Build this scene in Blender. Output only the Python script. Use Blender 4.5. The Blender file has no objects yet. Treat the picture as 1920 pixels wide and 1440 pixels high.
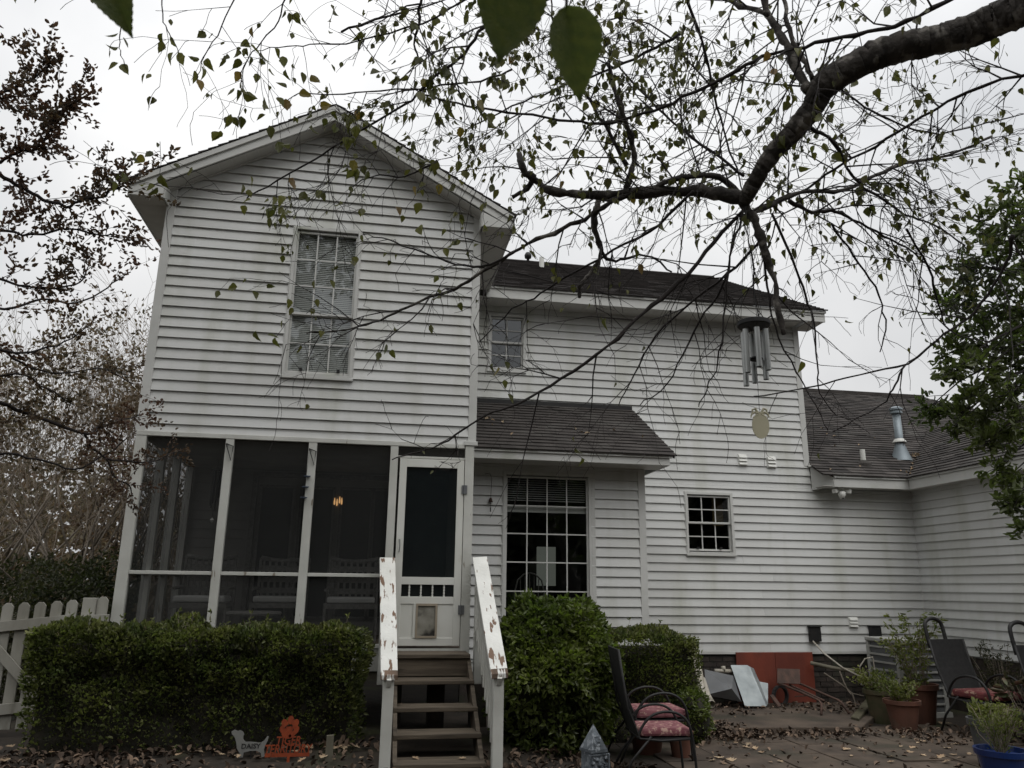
import bpy, bmesh, math, random
import numpy as np
from mathutils import Vector, Matrix, noise

# ------------------------------------------------------------------ camera, sky, sun, exposure
S = bpy.context.scene
C = S.collection
CAM = Vector((1.76967, -9.01211, 1.52945))
CR = Vector((0.98485, -0.173, 0.01217)); CU = Vector((-0.05569, -0.24896, 0.96691)); CF = Vector((0.16424, 0.95294, 0.25482))
FPX = 1442.0
cam_data = bpy.data.cameras.new('camera'); cam = bpy.data.objects.new('camera', cam_data); C.objects.link(cam)
cam_data.sensor_width = 36.0; cam_data.lens = FPX / 1920.0 * 36.0; cam_data.clip_start = 0.05; cam_data.clip_end = 1000.0
cam.matrix_world = Matrix(((CR.x, CU.x, -CF.x, CAM.x), (CR.y, CU.y, -CF.y, CAM.y), (CR.z, CU.z, -CF.z, CAM.z), (0, 0, 0, 1)))
S.camera = cam
cam_data.dof.use_dof = True; cam_data.dof.focus_distance = 9.5; cam_data.dof.aperture_fstop = 12.0      # a phone's small aperture
W = bpy.data.worlds.new('World'); S.world = W; W.use_nodes = True
nt = W.node_tree; nt.nodes.clear()
def N(t, nt=nt, **k):
    n = nt.nodes.new(t)
    for a, b in k.items(): setattr(n, a, b)
    return n
SUN_EL, SUN_AZ = math.radians(62), math.radians(20)      # weak, wide sun high above and right of the camera's back
sky = N('ShaderNodeTexSky', sky_type='NISHITA', sun_disc=False, sun_elevation=SUN_EL, sun_rotation=math.radians(160), dust_density=8.0, ozone_density=0.3)
hs = N('ShaderNodeHueSaturation'); hs.inputs['Saturation'].default_value = 0.06; nt.links.new(sky.outputs[0], hs.inputs['Color'])
sc = N('ShaderNodeMix', data_type='RGBA', blend_type='MULTIPLY'); sc.inputs[0].default_value = 1.0
nt.links.new(hs.outputs[0], sc.inputs[6]); sc.inputs[7].default_value = (0.9, 0.9, 0.9, 1)
tc = N('ShaderNodeTexCoord'); ns = N('ShaderNodeTexNoise'); ns.inputs['Scale'].default_value = 2.2; ns.inputs['Detail'].default_value = 5
nt.links.new(tc.outputs['Generated'], ns.inputs['Vector'])
rp = N('ShaderNodeValToRGB'); rp.color_ramp.elements[0].position = 0.3; rp.color_ramp.elements[0].color = (7.3, 7.5, 7.8, 1)
rp.color_ramp.elements[1].position = 0.7; rp.color_ramp.elements[1].color = (11.3, 11.3, 11.3, 1)
nt.links.new(ns.outputs['Fac'], rp.inputs[0])
mx = N('ShaderNodeMix', data_type='RGBA'); mx.inputs[0].default_value = 0.82                 # a closed cloud deck over the clear sky
nt.links.new(sc.outputs[2], mx.inputs[6]); nt.links.new(rp.outputs[0], mx.inputs[7])
sp = N('ShaderNodeSeparateXYZ'); nt.links.new(tc.outputs['Generated'], sp.inputs[0])                 # overcast: zenith about three times the horizon
el = N('ShaderNodeMapRange'); el.inputs['From Min'].default_value = 0.0; el.inputs['From Max'].default_value = 1.0; el.inputs['To Min'].default_value = 0.86; el.inputs['To Max'].default_value = 1.9
nt.links.new(sp.outputs[2], el.inputs[0])
vm = N('ShaderNodeVectorMath', operation='SCALE'); nt.links.new(mx.outputs[2], vm.inputs[0]); nt.links.new(el.outputs[0], vm.inputs['Scale'])
bg = N('ShaderNodeBackground'); bg.inputs['Strength'].default_value = 0.078
nt.links.new(vm.outputs[0], bg.inputs[0]); wo = N('ShaderNodeOutputWorld'); nt.links.new(bg.outputs[0], wo.inputs[0])
sl = bpy.data.lights.new('sun', 'SUN'); sl.energy = 1.2; sl.angle = math.radians(60); sl.color = (1.0, 0.985, 0.96)
so = bpy.data.objects.new('sun', sl); C.objects.link(so)
sd = Vector((math.sin(SUN_AZ) * math.cos(SUN_EL), -math.cos(SUN_AZ) * math.cos(SUN_EL), math.sin(SUN_EL)))
so.rotation_euler = sd.to_track_quat('Z', 'Y').to_euler()
S.view_settings.view_transform = 'Standard'; S.view_settings.look = 'None'; S.view_settings.exposure = 0.0; S.view_settings.gamma = 1.0
try:
    S.cycles.transparent_max_bounces = 12; S.cycles.max_bounces = 6; S.cycles.diffuse_bounces = 3; S.cycles.glossy_bounces = 3; S.cycles.transmission_bounces = 3
except Exception: pass

# ------------------------------------------------------------------ helpers
RND = random.Random(7)
GZ = -0.16                                                   # ground level
def ray(px, py): return CR * ((px - 960) / FPX) - CU * ((py - 720) / FPX) + CF
def at(px, py, Y=0.0):
    d = ray(px, py); return CAM + d * ((Y - CAM.y) / d.y)
def gh(x, y):                                                 # the yard lies a little higher on the left, by the steps and the hedge
    s = min(1, max(0, (4.7 - x) / 1.5)); s = s * s * (3 - 2 * s); return GZ + s * (.21 - min(.12, max(0, (-.9 - y) * .11)))
def gp(px, py, z=None):
    d = ray(px, py)
    if z is not None: return CAM + d * ((z - CAM.z) / d.z)
    z = GZ
    for _ in range(12): p = CAM + d * ((z - CAM.z) / d.z); z = .5 * z + .5 * gh(p.x, p.y)
    return p
def ad(px, py, dep): return CAM + ray(px, py) * dep

class MB:
    def __init__(s): s.v = []; s.f = []
    def add(s, vs, fs):
        o = len(s.v); s.v += [tuple(v) for v in vs]; s.f += [tuple(i + o for i in f) for f in fs]; return s
    def hexa(s, p):       # 8 points: bottom loop 0-3, top loop 4-7
        return s.add(p, [(3, 2, 1, 0), (4, 5, 6, 7), (0, 1, 5, 4), (1, 2, 6, 5), (2, 3, 7, 6), (3, 0, 4, 7)])
    def box(s, x0, x1, y0, y1, z0, z1):
        return s.hexa([(x0, y0, z0), (x1, y0, z0), (x1, y1, z0), (x0, y1, z0), (x0, y0, z1), (x1, y0, z1), (x1, y1, z1), (x0, y1, z1)])
    def bar(s, a, b, w, h, up=(0, 0, 1)):      # box beam from a to b, w sideways, h along up
        a = Vector(a); b = Vector(b); d = (b - a).normalized(); u = Vector(up); sd_ = d.cross(u)
        if sd_.length < 1e-4: sd_ = d.cross(Vector((0, 1, 0)))
        sd_.normalize(); u = sd_.cross(d).normalized(); x = sd_ * (w / 2); y = u * (h / 2)
        return s.hexa([a - x - y, a + x - y, b + x - y, b - x - y, a - x + y, a + x + y, b + x + y, b - x + y])
    def tube(s, pts, rad, n=6, cap=True, close=False):
        pts = [Vector(p) for p in pts]; m = len(pts)
        if not hasattr(rad, '__len__'): rad = [rad] * m
        o = len(s.v); prev = None
        for i, p in enumerate(pts):
            t = pts[min(i + 1, m - 1)] - pts[max(i - 1, 0)]
            if t.length < 1e-9: t = Vector((0, 0, 1))
            t.normalize()
            if prev is None:
                a = t.cross(Vector((0, 0, 1)));
                if a.length < 1e-3: a = t.cross(Vector((0, 1, 0)))
            else: a = prev - t * prev.dot(t)
            if a.length < 1e-6: a = t.orthogonal()
            a.normalize(); prev = a; b = t.cross(a)
            for k in range(n):
                th = 2 * math.pi * k / n; s.v.append(tuple(p + (a * math.cos(th) + b * math.sin(th)) * rad[i]))
        for i in range(m - 1):
            for k in range(n):
                k2 = (k + 1) % n; s.f.append((o + i * n + k, o + i * n + k2, o + (i + 1) * n + k2, o + (i + 1) * n + k))
        if cap:
            s.f.append(tuple(o + k for k in range(n - 1, -1, -1))); s.f.append(tuple(o + (m - 1) * n + k for k in range(n)))
        return s
    def lathe(s, prof, n=24, c=(0, 0, 0), sq=None):
        o = len(s.v); m = len(prof)
        for r, z in prof:
            for k in range(n):
                th = 2 * math.pi * k / n; s.v.append((c[0] + r * math.cos(th), c[1] + r * math.sin(th), c[2] + z))
        for i in range(m - 1):
            for k in range(n):
                k2 = (k + 1) % n; s.f.append((o + i * n + k, o + i * n + k2, o + (i + 1) * n + k2, o + (i + 1) * n + k))
        return s
    def prism(s, pts, ext):      # planar outline extruded by vector ext
        n = len(pts); e = Vector(ext); p = [Vector(q) for q in pts]
        return s.add(p + [q + e for q in p], [tuple(range(n - 1, -1, -1)), tuple(range(n, 2 * n))] + [(i, (i + 1) % n, n + (i + 1) % n, n + i) for i in range(n)])
    def quad(s, a, b, c, d): return s.add([a, b, c, d], [(0, 1, 2, 3)])
    def mesh(s, name):
        me = bpy.data.meshes.new(name); me.from_pydata(s.v, [], s.f); me.update(); return me
    def build(s, name, m, parent=None, smooth=False, bev=0.0):
        me = s.mesh(name)
        if m: me.materials.append(m)
        if smooth:
            me.polygons.foreach_set('use_smooth', [True] * len(me.polygons))
        o = bpy.data.objects.new(name, me); C.objects.link(o)
        if parent: o.parent = parent
        if bev:
            b = o.modifiers.new('bevel', 'BEVEL'); b.width = bev; b.segments = 2; b.limit_method = 'ANGLE'
        return o
def fixn(o):
    bm = bmesh.new(); bm.from_mesh(o.data); bmesh.ops.recalc_face_normals(bm, faces=bm.faces); bm.to_mesh(o.data); bm.free(); return o
def empty(name, loc=(0, 0, 0)):
    o = bpy.data.objects.new(name, None); o.empty_display_size = 0.2; C.objects.link(o); o.location = loc; return o
def tag(o, label=None, cat=None, group=None, kind=None):
    if label: o['label'] = label
    if cat: o['category'] = cat
    if group: o['group'] = group
    if kind: o['kind'] = kind
    return o
def thing(name, label, cat, group=None):      # things keep their parts in world coordinates
    return tag(empty(name), label, cat, group)
def link(name, me, parent=None, mw=None):
    o = bpy.data.objects.new(name, me); C.objects.link(o)
    if parent: o.parent = parent
    if mw is not None: o.matrix_local = mw
    return o

# ------------------------------------------------------------------ materials
def mat(name, c1, c2=None, scale=4.0, rough=0.6, stretch=(1, 1, 1), detail=4.0, lo=0.35, hi=0.65, bump=0.0, bscale=60.0, spec=0.4, metal=0.0,
        island=0.0, spot=None, sscale=6.0, slo=0.6, shi=0.66, sstretch=(1, 1, 1), transl=None, objrand=0.0, obj=False):
    m = bpy.data.materials.new(name); m.use_nodes = True; t = m.node_tree; t.nodes.clear(); L = t.links.new
    def n(ty, **k):
        q = t.nodes.new(ty)
        for a, b in k.items(): setattr(q, a, b)
        return q
    out = n('ShaderNodeOutputMaterial'); p = n('ShaderNodeBsdfPrincipled'); p.inputs['Roughness'].default_value = rough
    p.inputs['Specular IOR Level'].default_value = spec; p.inputs['Metallic'].default_value = metal
    geo = n('ShaderNodeNewGeometry'); src = geo.outputs['Position']
    if obj: src = n('ShaderNodeTexCoord').outputs['Object']
    def noise_(sc_, st, det=detail):
        mp = n('ShaderNodeMapping'); mp.inputs['Scale'].default_value = st; L(src, mp.inputs[0])
        q = n('ShaderNodeTexNoise'); q.inputs['Scale'].default_value = sc_; q.inputs['Detail'].default_value = det; L(mp.outputs[0], q.inputs['Vector']); return q.outputs['Fac']
    def ramp(f, a, b):
        r = n('ShaderNodeMapRange'); r.inputs['From Min'].default_value = a; r.inputs['From Max'].default_value = b; L(f, r.inputs[0]); return r.outputs[0]
    c2 = c2 or tuple(x * 0.8 for x in c1)
    mix = n('ShaderNodeMix', data_type='RGBA'); mix.inputs[6].default_value = (*c1, 1); mix.inputs[7].default_value = (*c2, 1)
    L(ramp(noise_(scale, stretch), lo, hi), mix.inputs[0]); col = mix.outputs[2]
    if spot:
        sx = n('ShaderNodeMix', data_type='RGBA'); sx.inputs[7].default_value = (*spot, 1); L(col, sx.inputs[6]); L(ramp(noise_(sscale, sstretch, 6), slo, shi), sx.inputs[0]); col = sx.outputs[2]
    rnd = None
    if island: rnd = geo.outputs['Random Per Island']; amt = island
    elif objrand: rnd = n('ShaderNodeObjectInfo').outputs['Random']; amt = objrand
    if rnd is not None:
        h = n('ShaderNodeHueSaturation'); mr = n('ShaderNodeMapRange'); mr.inputs['To Min'].default_value = 1 - amt; mr.inputs['To Max'].default_value = 1 + amt
        L(rnd, mr.inputs[0]); L(mr.outputs[0], h.inputs['Value']); L(col, h.inputs['Color']); col = h.outputs[0]
    L(col, p.inputs['Base Color'])
    if bump:
        b = n('ShaderNodeBump'); b.inputs['Strength'].default_value = bump; b.inputs['Distance'].default_value = 0.01; L(noise_(bscale, stretch, 5), b.inputs['Height']); L(b.outputs[0], p.inputs['Normal'])
    sh = p.outputs[0]
    if transl:
        tr = n('ShaderNodeBsdfTranslucent'); 
        tm = n('ShaderNodeMix', data_type='RGBA', blend_type='MULTIPLY'); tm.inputs[0].default_value = 1; L(col, tm.inputs[6]); tm.inputs[7].default_value = (*transl, 1); L(tm.outputs[2], tr.inputs[0])
        ms = n('ShaderNodeMixShader'); ms.inputs[0].default_value = 0.4; L(sh, ms.inputs[1]); L(tr.outputs[0], ms.inputs[2]); sh = ms.outputs[0]
    L(sh, out.inputs[0]); return m

def mat_screen(name, col, fac):
    m = bpy.data.materials.new(name); m.use_nodes = True; t = m.node_tree; t.nodes.clear(); L = t.links.new
    o = t.nodes.new('ShaderNodeOutputMaterial'); a = t.nodes.new('ShaderNodeBsdfTransparent'); d = t.nodes.new('ShaderNodeBsdfPrincipled'); x = t.nodes.new('ShaderNodeMixShader')
    d.inputs['Base Color'].default_value = (*col, 1); d.inputs['Roughness'].default_value = 0.9; d.inputs['Specular IOR Level'].default_value = 0.05
    nz = t.nodes.new('ShaderNodeTexNoise'); nz.inputs['Scale'].default_value = 1.7; nz.inputs['Detail'].default_value = 6; g = t.nodes.new('ShaderNodeNewGeometry'); L(g.outputs['Position'], nz.inputs['Vector'])
    r = t.nodes.new('ShaderNodeMapRange'); r.inputs['To Min'].default_value = fac - 0.06; r.inputs['To Max'].default_value = fac + 0.08; L(nz.outputs['Fac'], r.inputs[0]); L(r.outputs[0], x.inputs[0])
    L(a.outputs[0], x.inputs[1]); L(d.outputs[0], x.inputs[2]); L(x.outputs[0], o.inputs[0]); return m
def mat_glass(name, tint=(0.78, 0.8, 0.79), ior=1.55):
    m = bpy.data.materials.new(name); m.use_nodes = True; t = m.node_tree; t.nodes.clear(); L = t.links.new
    o = t.nodes.new('ShaderNodeOutputMaterial'); a = t.nodes.new('ShaderNodeBsdfTransparent'); a.inputs[0].default_value = (*tint, 1)
    d = t.nodes.new('ShaderNodeBsdfGlossy'); d.inputs['Roughness'].default_value = 0.02; d.inputs[0].default_value = (0.9, 0.93, 0.95, 1)
    x = t.nodes.new('ShaderNodeMixShader'); f = t.nodes.new('ShaderNodeLayerWeight'); f.inputs[0].default_value = 0.5; pw = t.nodes.new('ShaderNodeMath'); pw.operation = 'POWER'; pw.inputs[1].default_value = 4.0; L(f.outputs['Facing'], pw.inputs[0])
    ad_ = t.nodes.new('ShaderNodeMath'); ad_.operation = 'MULTIPLY_ADD'; ad_.inputs[1].default_value = 0.85; ad_.inputs[2].default_value = 0.095; L(pw.outputs[0], ad_.inputs[0])
    nz = t.nodes.new('ShaderNodeTexNoise'); nz.inputs['Scale'].default_value = 2.5; g = t.nodes.new('ShaderNodeNewGeometry'); L(g.outputs['Position'], nz.inputs['Vector'])
    b = t.nodes.new('ShaderNodeBump'); b.inputs['Strength'].default_value = 0.08; b.inputs['Distance'].default_value = 0.02; L(nz.outputs['Fac'], b.inputs['Height']); L(b.outputs[0], d.inputs['Normal'])
    L(ad_.outputs[0], x.inputs[0]); L(a.outputs[0], x.inputs[1]); L(d.outputs[0], x.inputs[2]); L(x.outputs[0], o.inputs[0]); return m
def mat_emit(name, col, st):
    m = bpy.data.materials.new(name); m.use_nodes = True; t = m.node_tree; t.nodes.clear(); o = t.nodes.new('ShaderNodeOutputMaterial'); e = t.nodes.new('ShaderNodeEmission')
    e.inputs[0].default_value = (*col, 1); e.inputs[1].default_value = st; t.links.new(e.outputs[0], o.inputs[0]); return m

M = {}
M['siding'] = mat('vinyl_siding', (0.585, 0.59, 0.575), (0.52, 0.52, 0.50), 0.9, 0.45, (1, 1, 2.5), spot=(0.37, 0.375, 0.31), sscale=1.7, slo=0.50, shi=0.86, sstretch=(1.6, 1.6, 0.28), bump=0.05, bscale=90, objrand=0.055)
M['trim'] = mat('white_trim', (0.58, 0.58, 0.555), (0.49, 0.49, 0.465), 1.5, 0.5, spot=(0.36, 0.38, 0.30), sscale=2.2, slo=0.62, shi=0.85, bump=0.05)
M['soffit'] = mat('soffit_vinyl', (0.52, 0.51, 0.48), (0.46, 0.45, 0.42), 1.5, 0.55)
M['paint'] = mat('white_painted_wood', (0.56, 0.56, 0.52), (0.47, 0.47, 0.43), 3.0, 0.6, spot=(0.22, 0.19, 0.15), sscale=14, slo=0.68, shi=0.72, sstretch=(1, 1, 0.25), bump=0.15, bscale=40)
M['peel'] = mat('peeling_white_paint', (0.74, 0.74, 0.70), (0.64, 0.64, 0.60), 4.0, 0.55, spot=(0.16, 0.095, 0.06), sscale=24, slo=0.585, shi=0.61, sstretch=(1, 0.2, 0.22), bump=0.35, bscale=30)
M['peelend'] = mat('bare_peeling_wood', (0.17, 0.11, 0.075), (0.10, 0.07, 0.05), 10.0, 0.8, (1, 0.2, 0.2), spot=(0.70, 0.70, 0.66), sscale=16, slo=0.54, shi=0.58, sstretch=(1, 0.18, 0.18), bump=0.5)
M['wood'] = mat('weathered_step_wood', (0.125, 0.100, 0.072), (0.070, 0.055, 0.039), 3.0, 0.75, (0.6, 8, 8), spot=(0.032, 0.025, 0.018), sscale=3, slo=0.56, shi=0.75, sstretch=(0.7, 6, 6), bump=0.4, bscale=12)
M['door'] = mat('screen_door_paint', (0.66, 0.66, 0.62), (0.60, 0.60, 0.55), 2.0, 0.5, spot=(0.40, 0.38, 0.30), sscale=3, slo=0.66, shi=0.8)
M['shingle'] = mat('asphalt_shingle', (0.036, 0.032, 0.0295), (0.058, 0.052, 0.048), 3.0, 0.9, island=0.45, bump=0.5, bscale=160, spot=(0.075, 0.072, 0.066), sscale=1.6, slo=0.56, shi=0.74, spec=0.2)
M['shingle2'] = mat('asphalt_shingle_grey', (0.042, 0.037, 0.035), (0.064, 0.057, 0.054), 3.0, 0.85, island=0.32, bump=0.5, bscale=160, spec=0.3)
M['screen'] = mat_screen('insect_screen', (0.036, 0.037, 0.036), 0.50)
M['screen2'] = mat_screen('dark_door_screen', (0.010, 0.013, 0.014), 0.80)
M['glass'] = mat_glass('window_glass')
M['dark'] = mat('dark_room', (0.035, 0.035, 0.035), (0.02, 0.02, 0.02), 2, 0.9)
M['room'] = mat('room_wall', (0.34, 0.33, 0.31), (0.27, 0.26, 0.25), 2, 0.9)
M['blind'] = mat('window_blind', (0.56, 0.56, 0.54), (0.50, 0.50, 0.48), 2, 0.6)
M['vent'] = mat('white_plastic', (0.70, 0.70, 0.66), (0.58, 0.58, 0.54), 5, 0.4)
M['black'] = mat('black_metal', (0.012, 0.012, 0.0125), (0.02, 0.019, 0.018), 8, 0.55, spec=0.35)
M['alu'] = mat('aluminium', (0.42, 0.43, 0.42), (0.30, 0.31, 0.30), 6, 0.35, metal=0.85)
M['galv'] = mat('galvanised_sheet', (0.33, 0.36, 0.365), (0.22, 0.245, 0.25), 5, 0.5, metal=0.35, spot=(0.16, 0.15, 0.11), sscale=2.5, slo=0.6, shi=0.8)
M['galv2'] = mat('dull_grey_sheet', (0.17, 0.175, 0.18), (0.13, 0.135, 0.14), 4, 0.55, metal=0.3)
M['pipe'] = mat('roof_vent_metal', (0.24, 0.28, 0.30), (0.19, 0.22, 0.24), 5, 0.45, metal=0.3)
M['pvc'] = mat('dirty_pvc', (0.46, 0.43, 0.37), (0.30, 0.27, 0.21), 4, 0.5, spot=(0.12, 0.10, 0.07), sscale=5, slo=0.55, shi=0.7)
M['red'] = mat('red_crawlspace_board', (0.20, 0.042, 0.022), (0.13, 0.030, 0.018), 3.0, 0.7, (1, 1, 0.5), spot=(0.09, 0.03, 0.02), sscale=3, slo=0.6, shi=0.8, bump=0.2)
M['brick'] = mat('old_dark_brick', (0.055, 0.042, 0.035), (0.032, 0.027, 0.023), 7, 0.9, objrand=0.35, bump=0.5, spot=(0.035, 0.042, 0.025), sscale=3, slo=0.5, shi=0.7)
M['mortar'] = mat('dark_mortar', (0.045, 0.043, 0.04), (0.03, 0.03, 0.028), 9, 0.95, bump=0.4)
M['terra'] = mat('terracotta', (0.145, 0.062, 0.041), (0.095, 0.045, 0.03), 4, 0.8, spot=(0.11, 0.09, 0.07), sscale=3, slo=0.56, shi=0.75, bump=0.2)
M['terra2'] = mat('mossy_terracotta', (0.11, 0.088, 0.05), (0.065, 0.06, 0.032), 4, 0.85, spot=(0.06, 0.075, 0.03), sscale=4, slo=0.5, shi=0.7, bump=0.2)
M['blue'] = mat('blue_glaze', (0.007, 0.028, 0.13), (0.006, 0.02, 0.10), 4, 0.3, spec=0.6)
M['greypot'] = mat('grey_planter', (0.10, 0.10, 0.10), (0.07, 0.07, 0.07), 4, 0.7)
M['stone'] = mat('cast_stone', (0.15, 0.17, 0.19), (0.07, 0.08, 0.09), 9, 0.85, spot=(0.24, 0.26, 0.28), sscale=22, slo=0.55, shi=0.62, bump=0.5, bscale=50)
M['cushion'] = mat('faded_pink_cushion', (0.25, 0.105, 0.115), (0.15, 0.045, 0.055), 16, 0.9, spot=(0.42, 0.27, 0.22), sscale=24, slo=0.55, shi=0.62)
M['cushion2'] = mat('red_cushion', (0.16, 0.038, 0.038), (0.09, 0.022, 0.024), 14, 0.9, spot=(0.33, 0.20, 0.15), sscale=18, slo=0.56, shi=0.62)
M['sling'] = mat('charcoal_sling', (0.020, 0.0195, 0.0195), (0.013, 0.013, 0.013), 30, 0.85)
M['rust'] = mat('rusty_iron', (0.10, 0.055, 0.04), (0.055, 0.035, 0.028), 9, 0.8, bump=0.3)
M['orange'] = mat('orange_metal', (0.30, 0.055, 0.016), (0.23, 0.042, 0.014), 14, 0.65)
M['dogmetal'] = mat('pale_grey_metal', (0.23, 0.23, 0.215), (0.19, 0.19, 0.18), 5, 0.5)
M['ink'] = mat('black_lettering', (0.01, 0.01, 0.01), None, 4, 0.6)
M['oldwood'] = mat('grey_wood', (0.17, 0.155, 0.115), (0.12, 0.11, 0.08), 5, 0.85, (1, 1, 0.3), bump=0.3)
M['mosswood'] = mat('mossy_board', (0.095, 0.085, 0.05), (0.06, 0.055, 0.035), 5, 0.9, bump=0.4)
M['fence'] = mat('weathered_white_fence', (0.36, 0.35, 0.31), (0.24, 0.23, 0.195), 3.5, 0.75, (1, 1, 0.3), spot=(0.15, 0.14, 0.11), sscale=7, slo=0.6, shi=0.75, sstretch=(1, 1, 0.3), bump=0.3, bscale=25)
M['wicker'] = mat('white_wicker', (0.22, 0.215, 0.20), (0.15, 0.145, 0.135), 30, 0.7, bump=0.5)
M['pale'] = mat('aged_cream_acrylic', (0.46, 0.43, 0.31), (0.39, 0.36, 0.25), 3, 0.5, obj=True)
M['acgrey'] = mat('ac_cabinet_grey', (0.40, 0.40, 0.37), (0.33, 0.33, 0.31), 4, 0.5)
M['patio'] = mat('dirty_paving', (0.104, 0.078, 0.058), (0.050, 0.038, 0.029), 2.2, 0.9, spot=(0.036, 0.034, 0.022), sscale=1.4, slo=0.52, shi=0.75, bump=0.4, bscale=30, objrand=0.14)
M['soil'] = mat('dark_soil', (0.040, 0.031, 0.023), (0.026, 0.021, 0.016), 5, 0.95, bump=0.6, bscale=25, spot=(0.05, 0.055, 0.022), sscale=0.9, slo=0.55, shi=0.7)
M['bark'] = mat('birch_bark', (0.075, 0.066, 0.058), (0.030, 0.026, 0.023), 14, 0.9, spot=(0.20, 0.185, 0.165), sscale=11, slo=0.56, shi=0.64, bump=1.0, bscale=45)
M['twig'] = mat('birch_twig', (0.022, 0.018, 0.017), (0.032, 0.026, 0.024), 9, 0.85)
M['mbark'] = mat('crape_myrtle_bark', (0.21, 0.18, 0.145), (0.13, 0.108, 0.085), 6, 0.85, bump=0.3)
M['mtwig'] = mat('crape_myrtle_twig', (0.19, 0.155, 0.12), (0.26, 0.22, 0.175), 6, 0.85)
M['bleaf'] = mat('birch_leaf', (0.078, 0.086, 0.026), (0.115, 0.112, 0.032), 3, 0.5, objrand=0.35, transl=(1.3, 1.35, 0.8))
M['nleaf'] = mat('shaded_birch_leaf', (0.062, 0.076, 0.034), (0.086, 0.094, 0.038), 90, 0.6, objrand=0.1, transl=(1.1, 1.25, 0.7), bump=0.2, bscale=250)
M['bleafj'] = mat('birch_leaf_mass', (0.070, 0.078, 0.026), (0.105, 0.102, 0.032), 3, 0.5, island=0.4, transl=(1.3, 1.35, 0.8))
M['yleaf'] = mat('yellowing_birch_leaf', (0.17, 0.155, 0.035), (0.16, 0.095, 0.03), 3, 0.5, objrand=0.25, transl=(1.4, 1.4, 0.8))
M['mleaf'] = mat('russet_leaf', (0.095, 0.060, 0.044), (0.078, 0.070, 0.040), 1.2, 0.6, island=0.45, transl=(1.3, 1.0, 0.8))
M['mleaf2'] = mat('brown_leaf', (0.165, 0.118, 0.082), (0.120, 0.114, 0.070), 0.7, 0.7, island=0.4, transl=(1.2, 1.1, 0.9))
M['everg'] = mat('evergreen_leaf', (0.036, 0.044, 0.022), (0.060, 0.056, 0.030), 1.2, 0.55, island=0.4, transl=(1.2, 1.4, 0.7))
M['hedge'] = mat('hedge_leaf', (0.078, 0.094, 0.042), (0.165, 0.168, 0.068), 5.0, 0.36, island=0.6, transl=(1.3, 1.6, 0.7))
M['bush'] = mat('round_shrub_leaf', (0.072, 0.098, 0.028), (0.125, 0.145, 0.042), 2.0, 0.34, island=0.4, transl=(1.3, 1.6, 0.6))
M['holly'] = mat('glossy_leaf', (0.070, 0.088, 0.036), (0.115, 0.128, 0.052), 1.5, 0.35, island=0.4, transl=(1.2, 1.5, 0.7))
M['plant'] = mat('potted_leaf', (0.105, 0.13, 0.042), (0.17, 0.175, 0.055), 2.0, 0.5, island=0.4, transl=(1.3, 1.5, 0.7))
M['grass'] = mat('strappy_leaf', (0.055, 0.085, 0.028), (0.085, 0.105, 0.045), 2.0, 0.5, island=0.35, transl=(1.3, 1.5, 0.7))
M['coleus'] = mat('striped_leaf', (0.06, 0.085, 0.035), (0.10, 0.05, 0.035), 9.0, 0.5, island=0.3)
M['litter'] = mat('leaf_litter', (0.150, 0.105, 0.073), (0.068, 0.047, 0.034), 6, 0.85, island=0.75)
M['fallen'] = mat('pale_fallen_leaf', (0.42, 0.33, 0.22), (0.30, 0.20, 0.12), 8, 0.8, objrand=0.3)
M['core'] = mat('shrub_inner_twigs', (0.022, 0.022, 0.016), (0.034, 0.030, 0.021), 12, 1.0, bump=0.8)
M['woods'] = mat('woods_leaf', (0.030, 0.038, 0.018), (0.05, 0.045, 0.025), 0.4, 0.7, island=0.4)
# ------------------------------------------------------------------ the ground
def fnoise(x, y, z=0.0): return noise.noise(Vector((x, y, z)))
g = MB(); n = 140
for i in range(n + 1):
    for j in range(n + 1):
        u = (i / n * 2 - 1); v = (j / n * 2 - 1); x = 3 + 160 * u * abs(u) ** 1.6; y = -1 + 160 * v * abs(v) ** 1.6
        far = min(1, max(0, (math.hypot(x - 4, y) - 14) / 30)); g.v.append((x, y, gh(x, y) - 0.012 + 0.015 * fnoise(x * .5, y * .5) + far * 1.0 * fnoise(x * .03, y * .03)))
for i in range(n):
    for j in range(n): a = i * (n + 1) + j; g.f.append((a, a + n + 1, a + n + 2, a + 1))
tag(g.build('ground', M['soil'], smooth=True), kind='structure')

# patio of concrete flags, each slab its own piece
pat = MB().box(4.55, 12, -5.5, 2.25, GZ - 0.05, GZ + 0.004).build('patio', M['soil']); tag(pat, kind='structure')
r = random.Random(3)
sx, sy = 0.61, 0.61
for i in range(0, 11):
    off = r.uniform(0, sy)
    for j in range(0, 8):
        x0 = 4.75 + i * sx; y0 = -3.6 + j * sy + off
        if y0 > 0.35 or x0 + sx > 11.4: continue
        w = r.uniform(.004, .014); z = GZ + 0.012 + r.uniform(0, .012); t = [r.uniform(-.006, .006) for _ in range(4)]
        x1 = x0 + sx - w; y1 = y0 + sy - w
        b = MB(); b.hexa([(x0 + w, y0 + w, GZ - .03), (x1, y0 + w, GZ - .03), (x1, y1, GZ - .03), (x0 + w, y1, GZ - .03), (x0 + w, y0 + w, z + t[0]), (x1, y0 + w, z + t[1]), (x1, y1, z + t[2]), (x0 + w, y1, z + t[3])])
        b.build('paving_slab', M['patio'], pat, bev=0.008)
ledge = MB().hexa([(5.5, .42, GZ - .02), (7.75, .25, GZ - .02), (9.6, 2.25, GZ - .02), (5.6, 2.25, GZ - .02), (5.5, .42, GZ + .085), (7.75, .25, GZ + .085), (9.6, 2.25, GZ + .085), (5.6, 2.25, GZ + .085)])
tag(ledge.build('raised_paving', M['patio'], bev=0.012), kind='structure')

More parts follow.
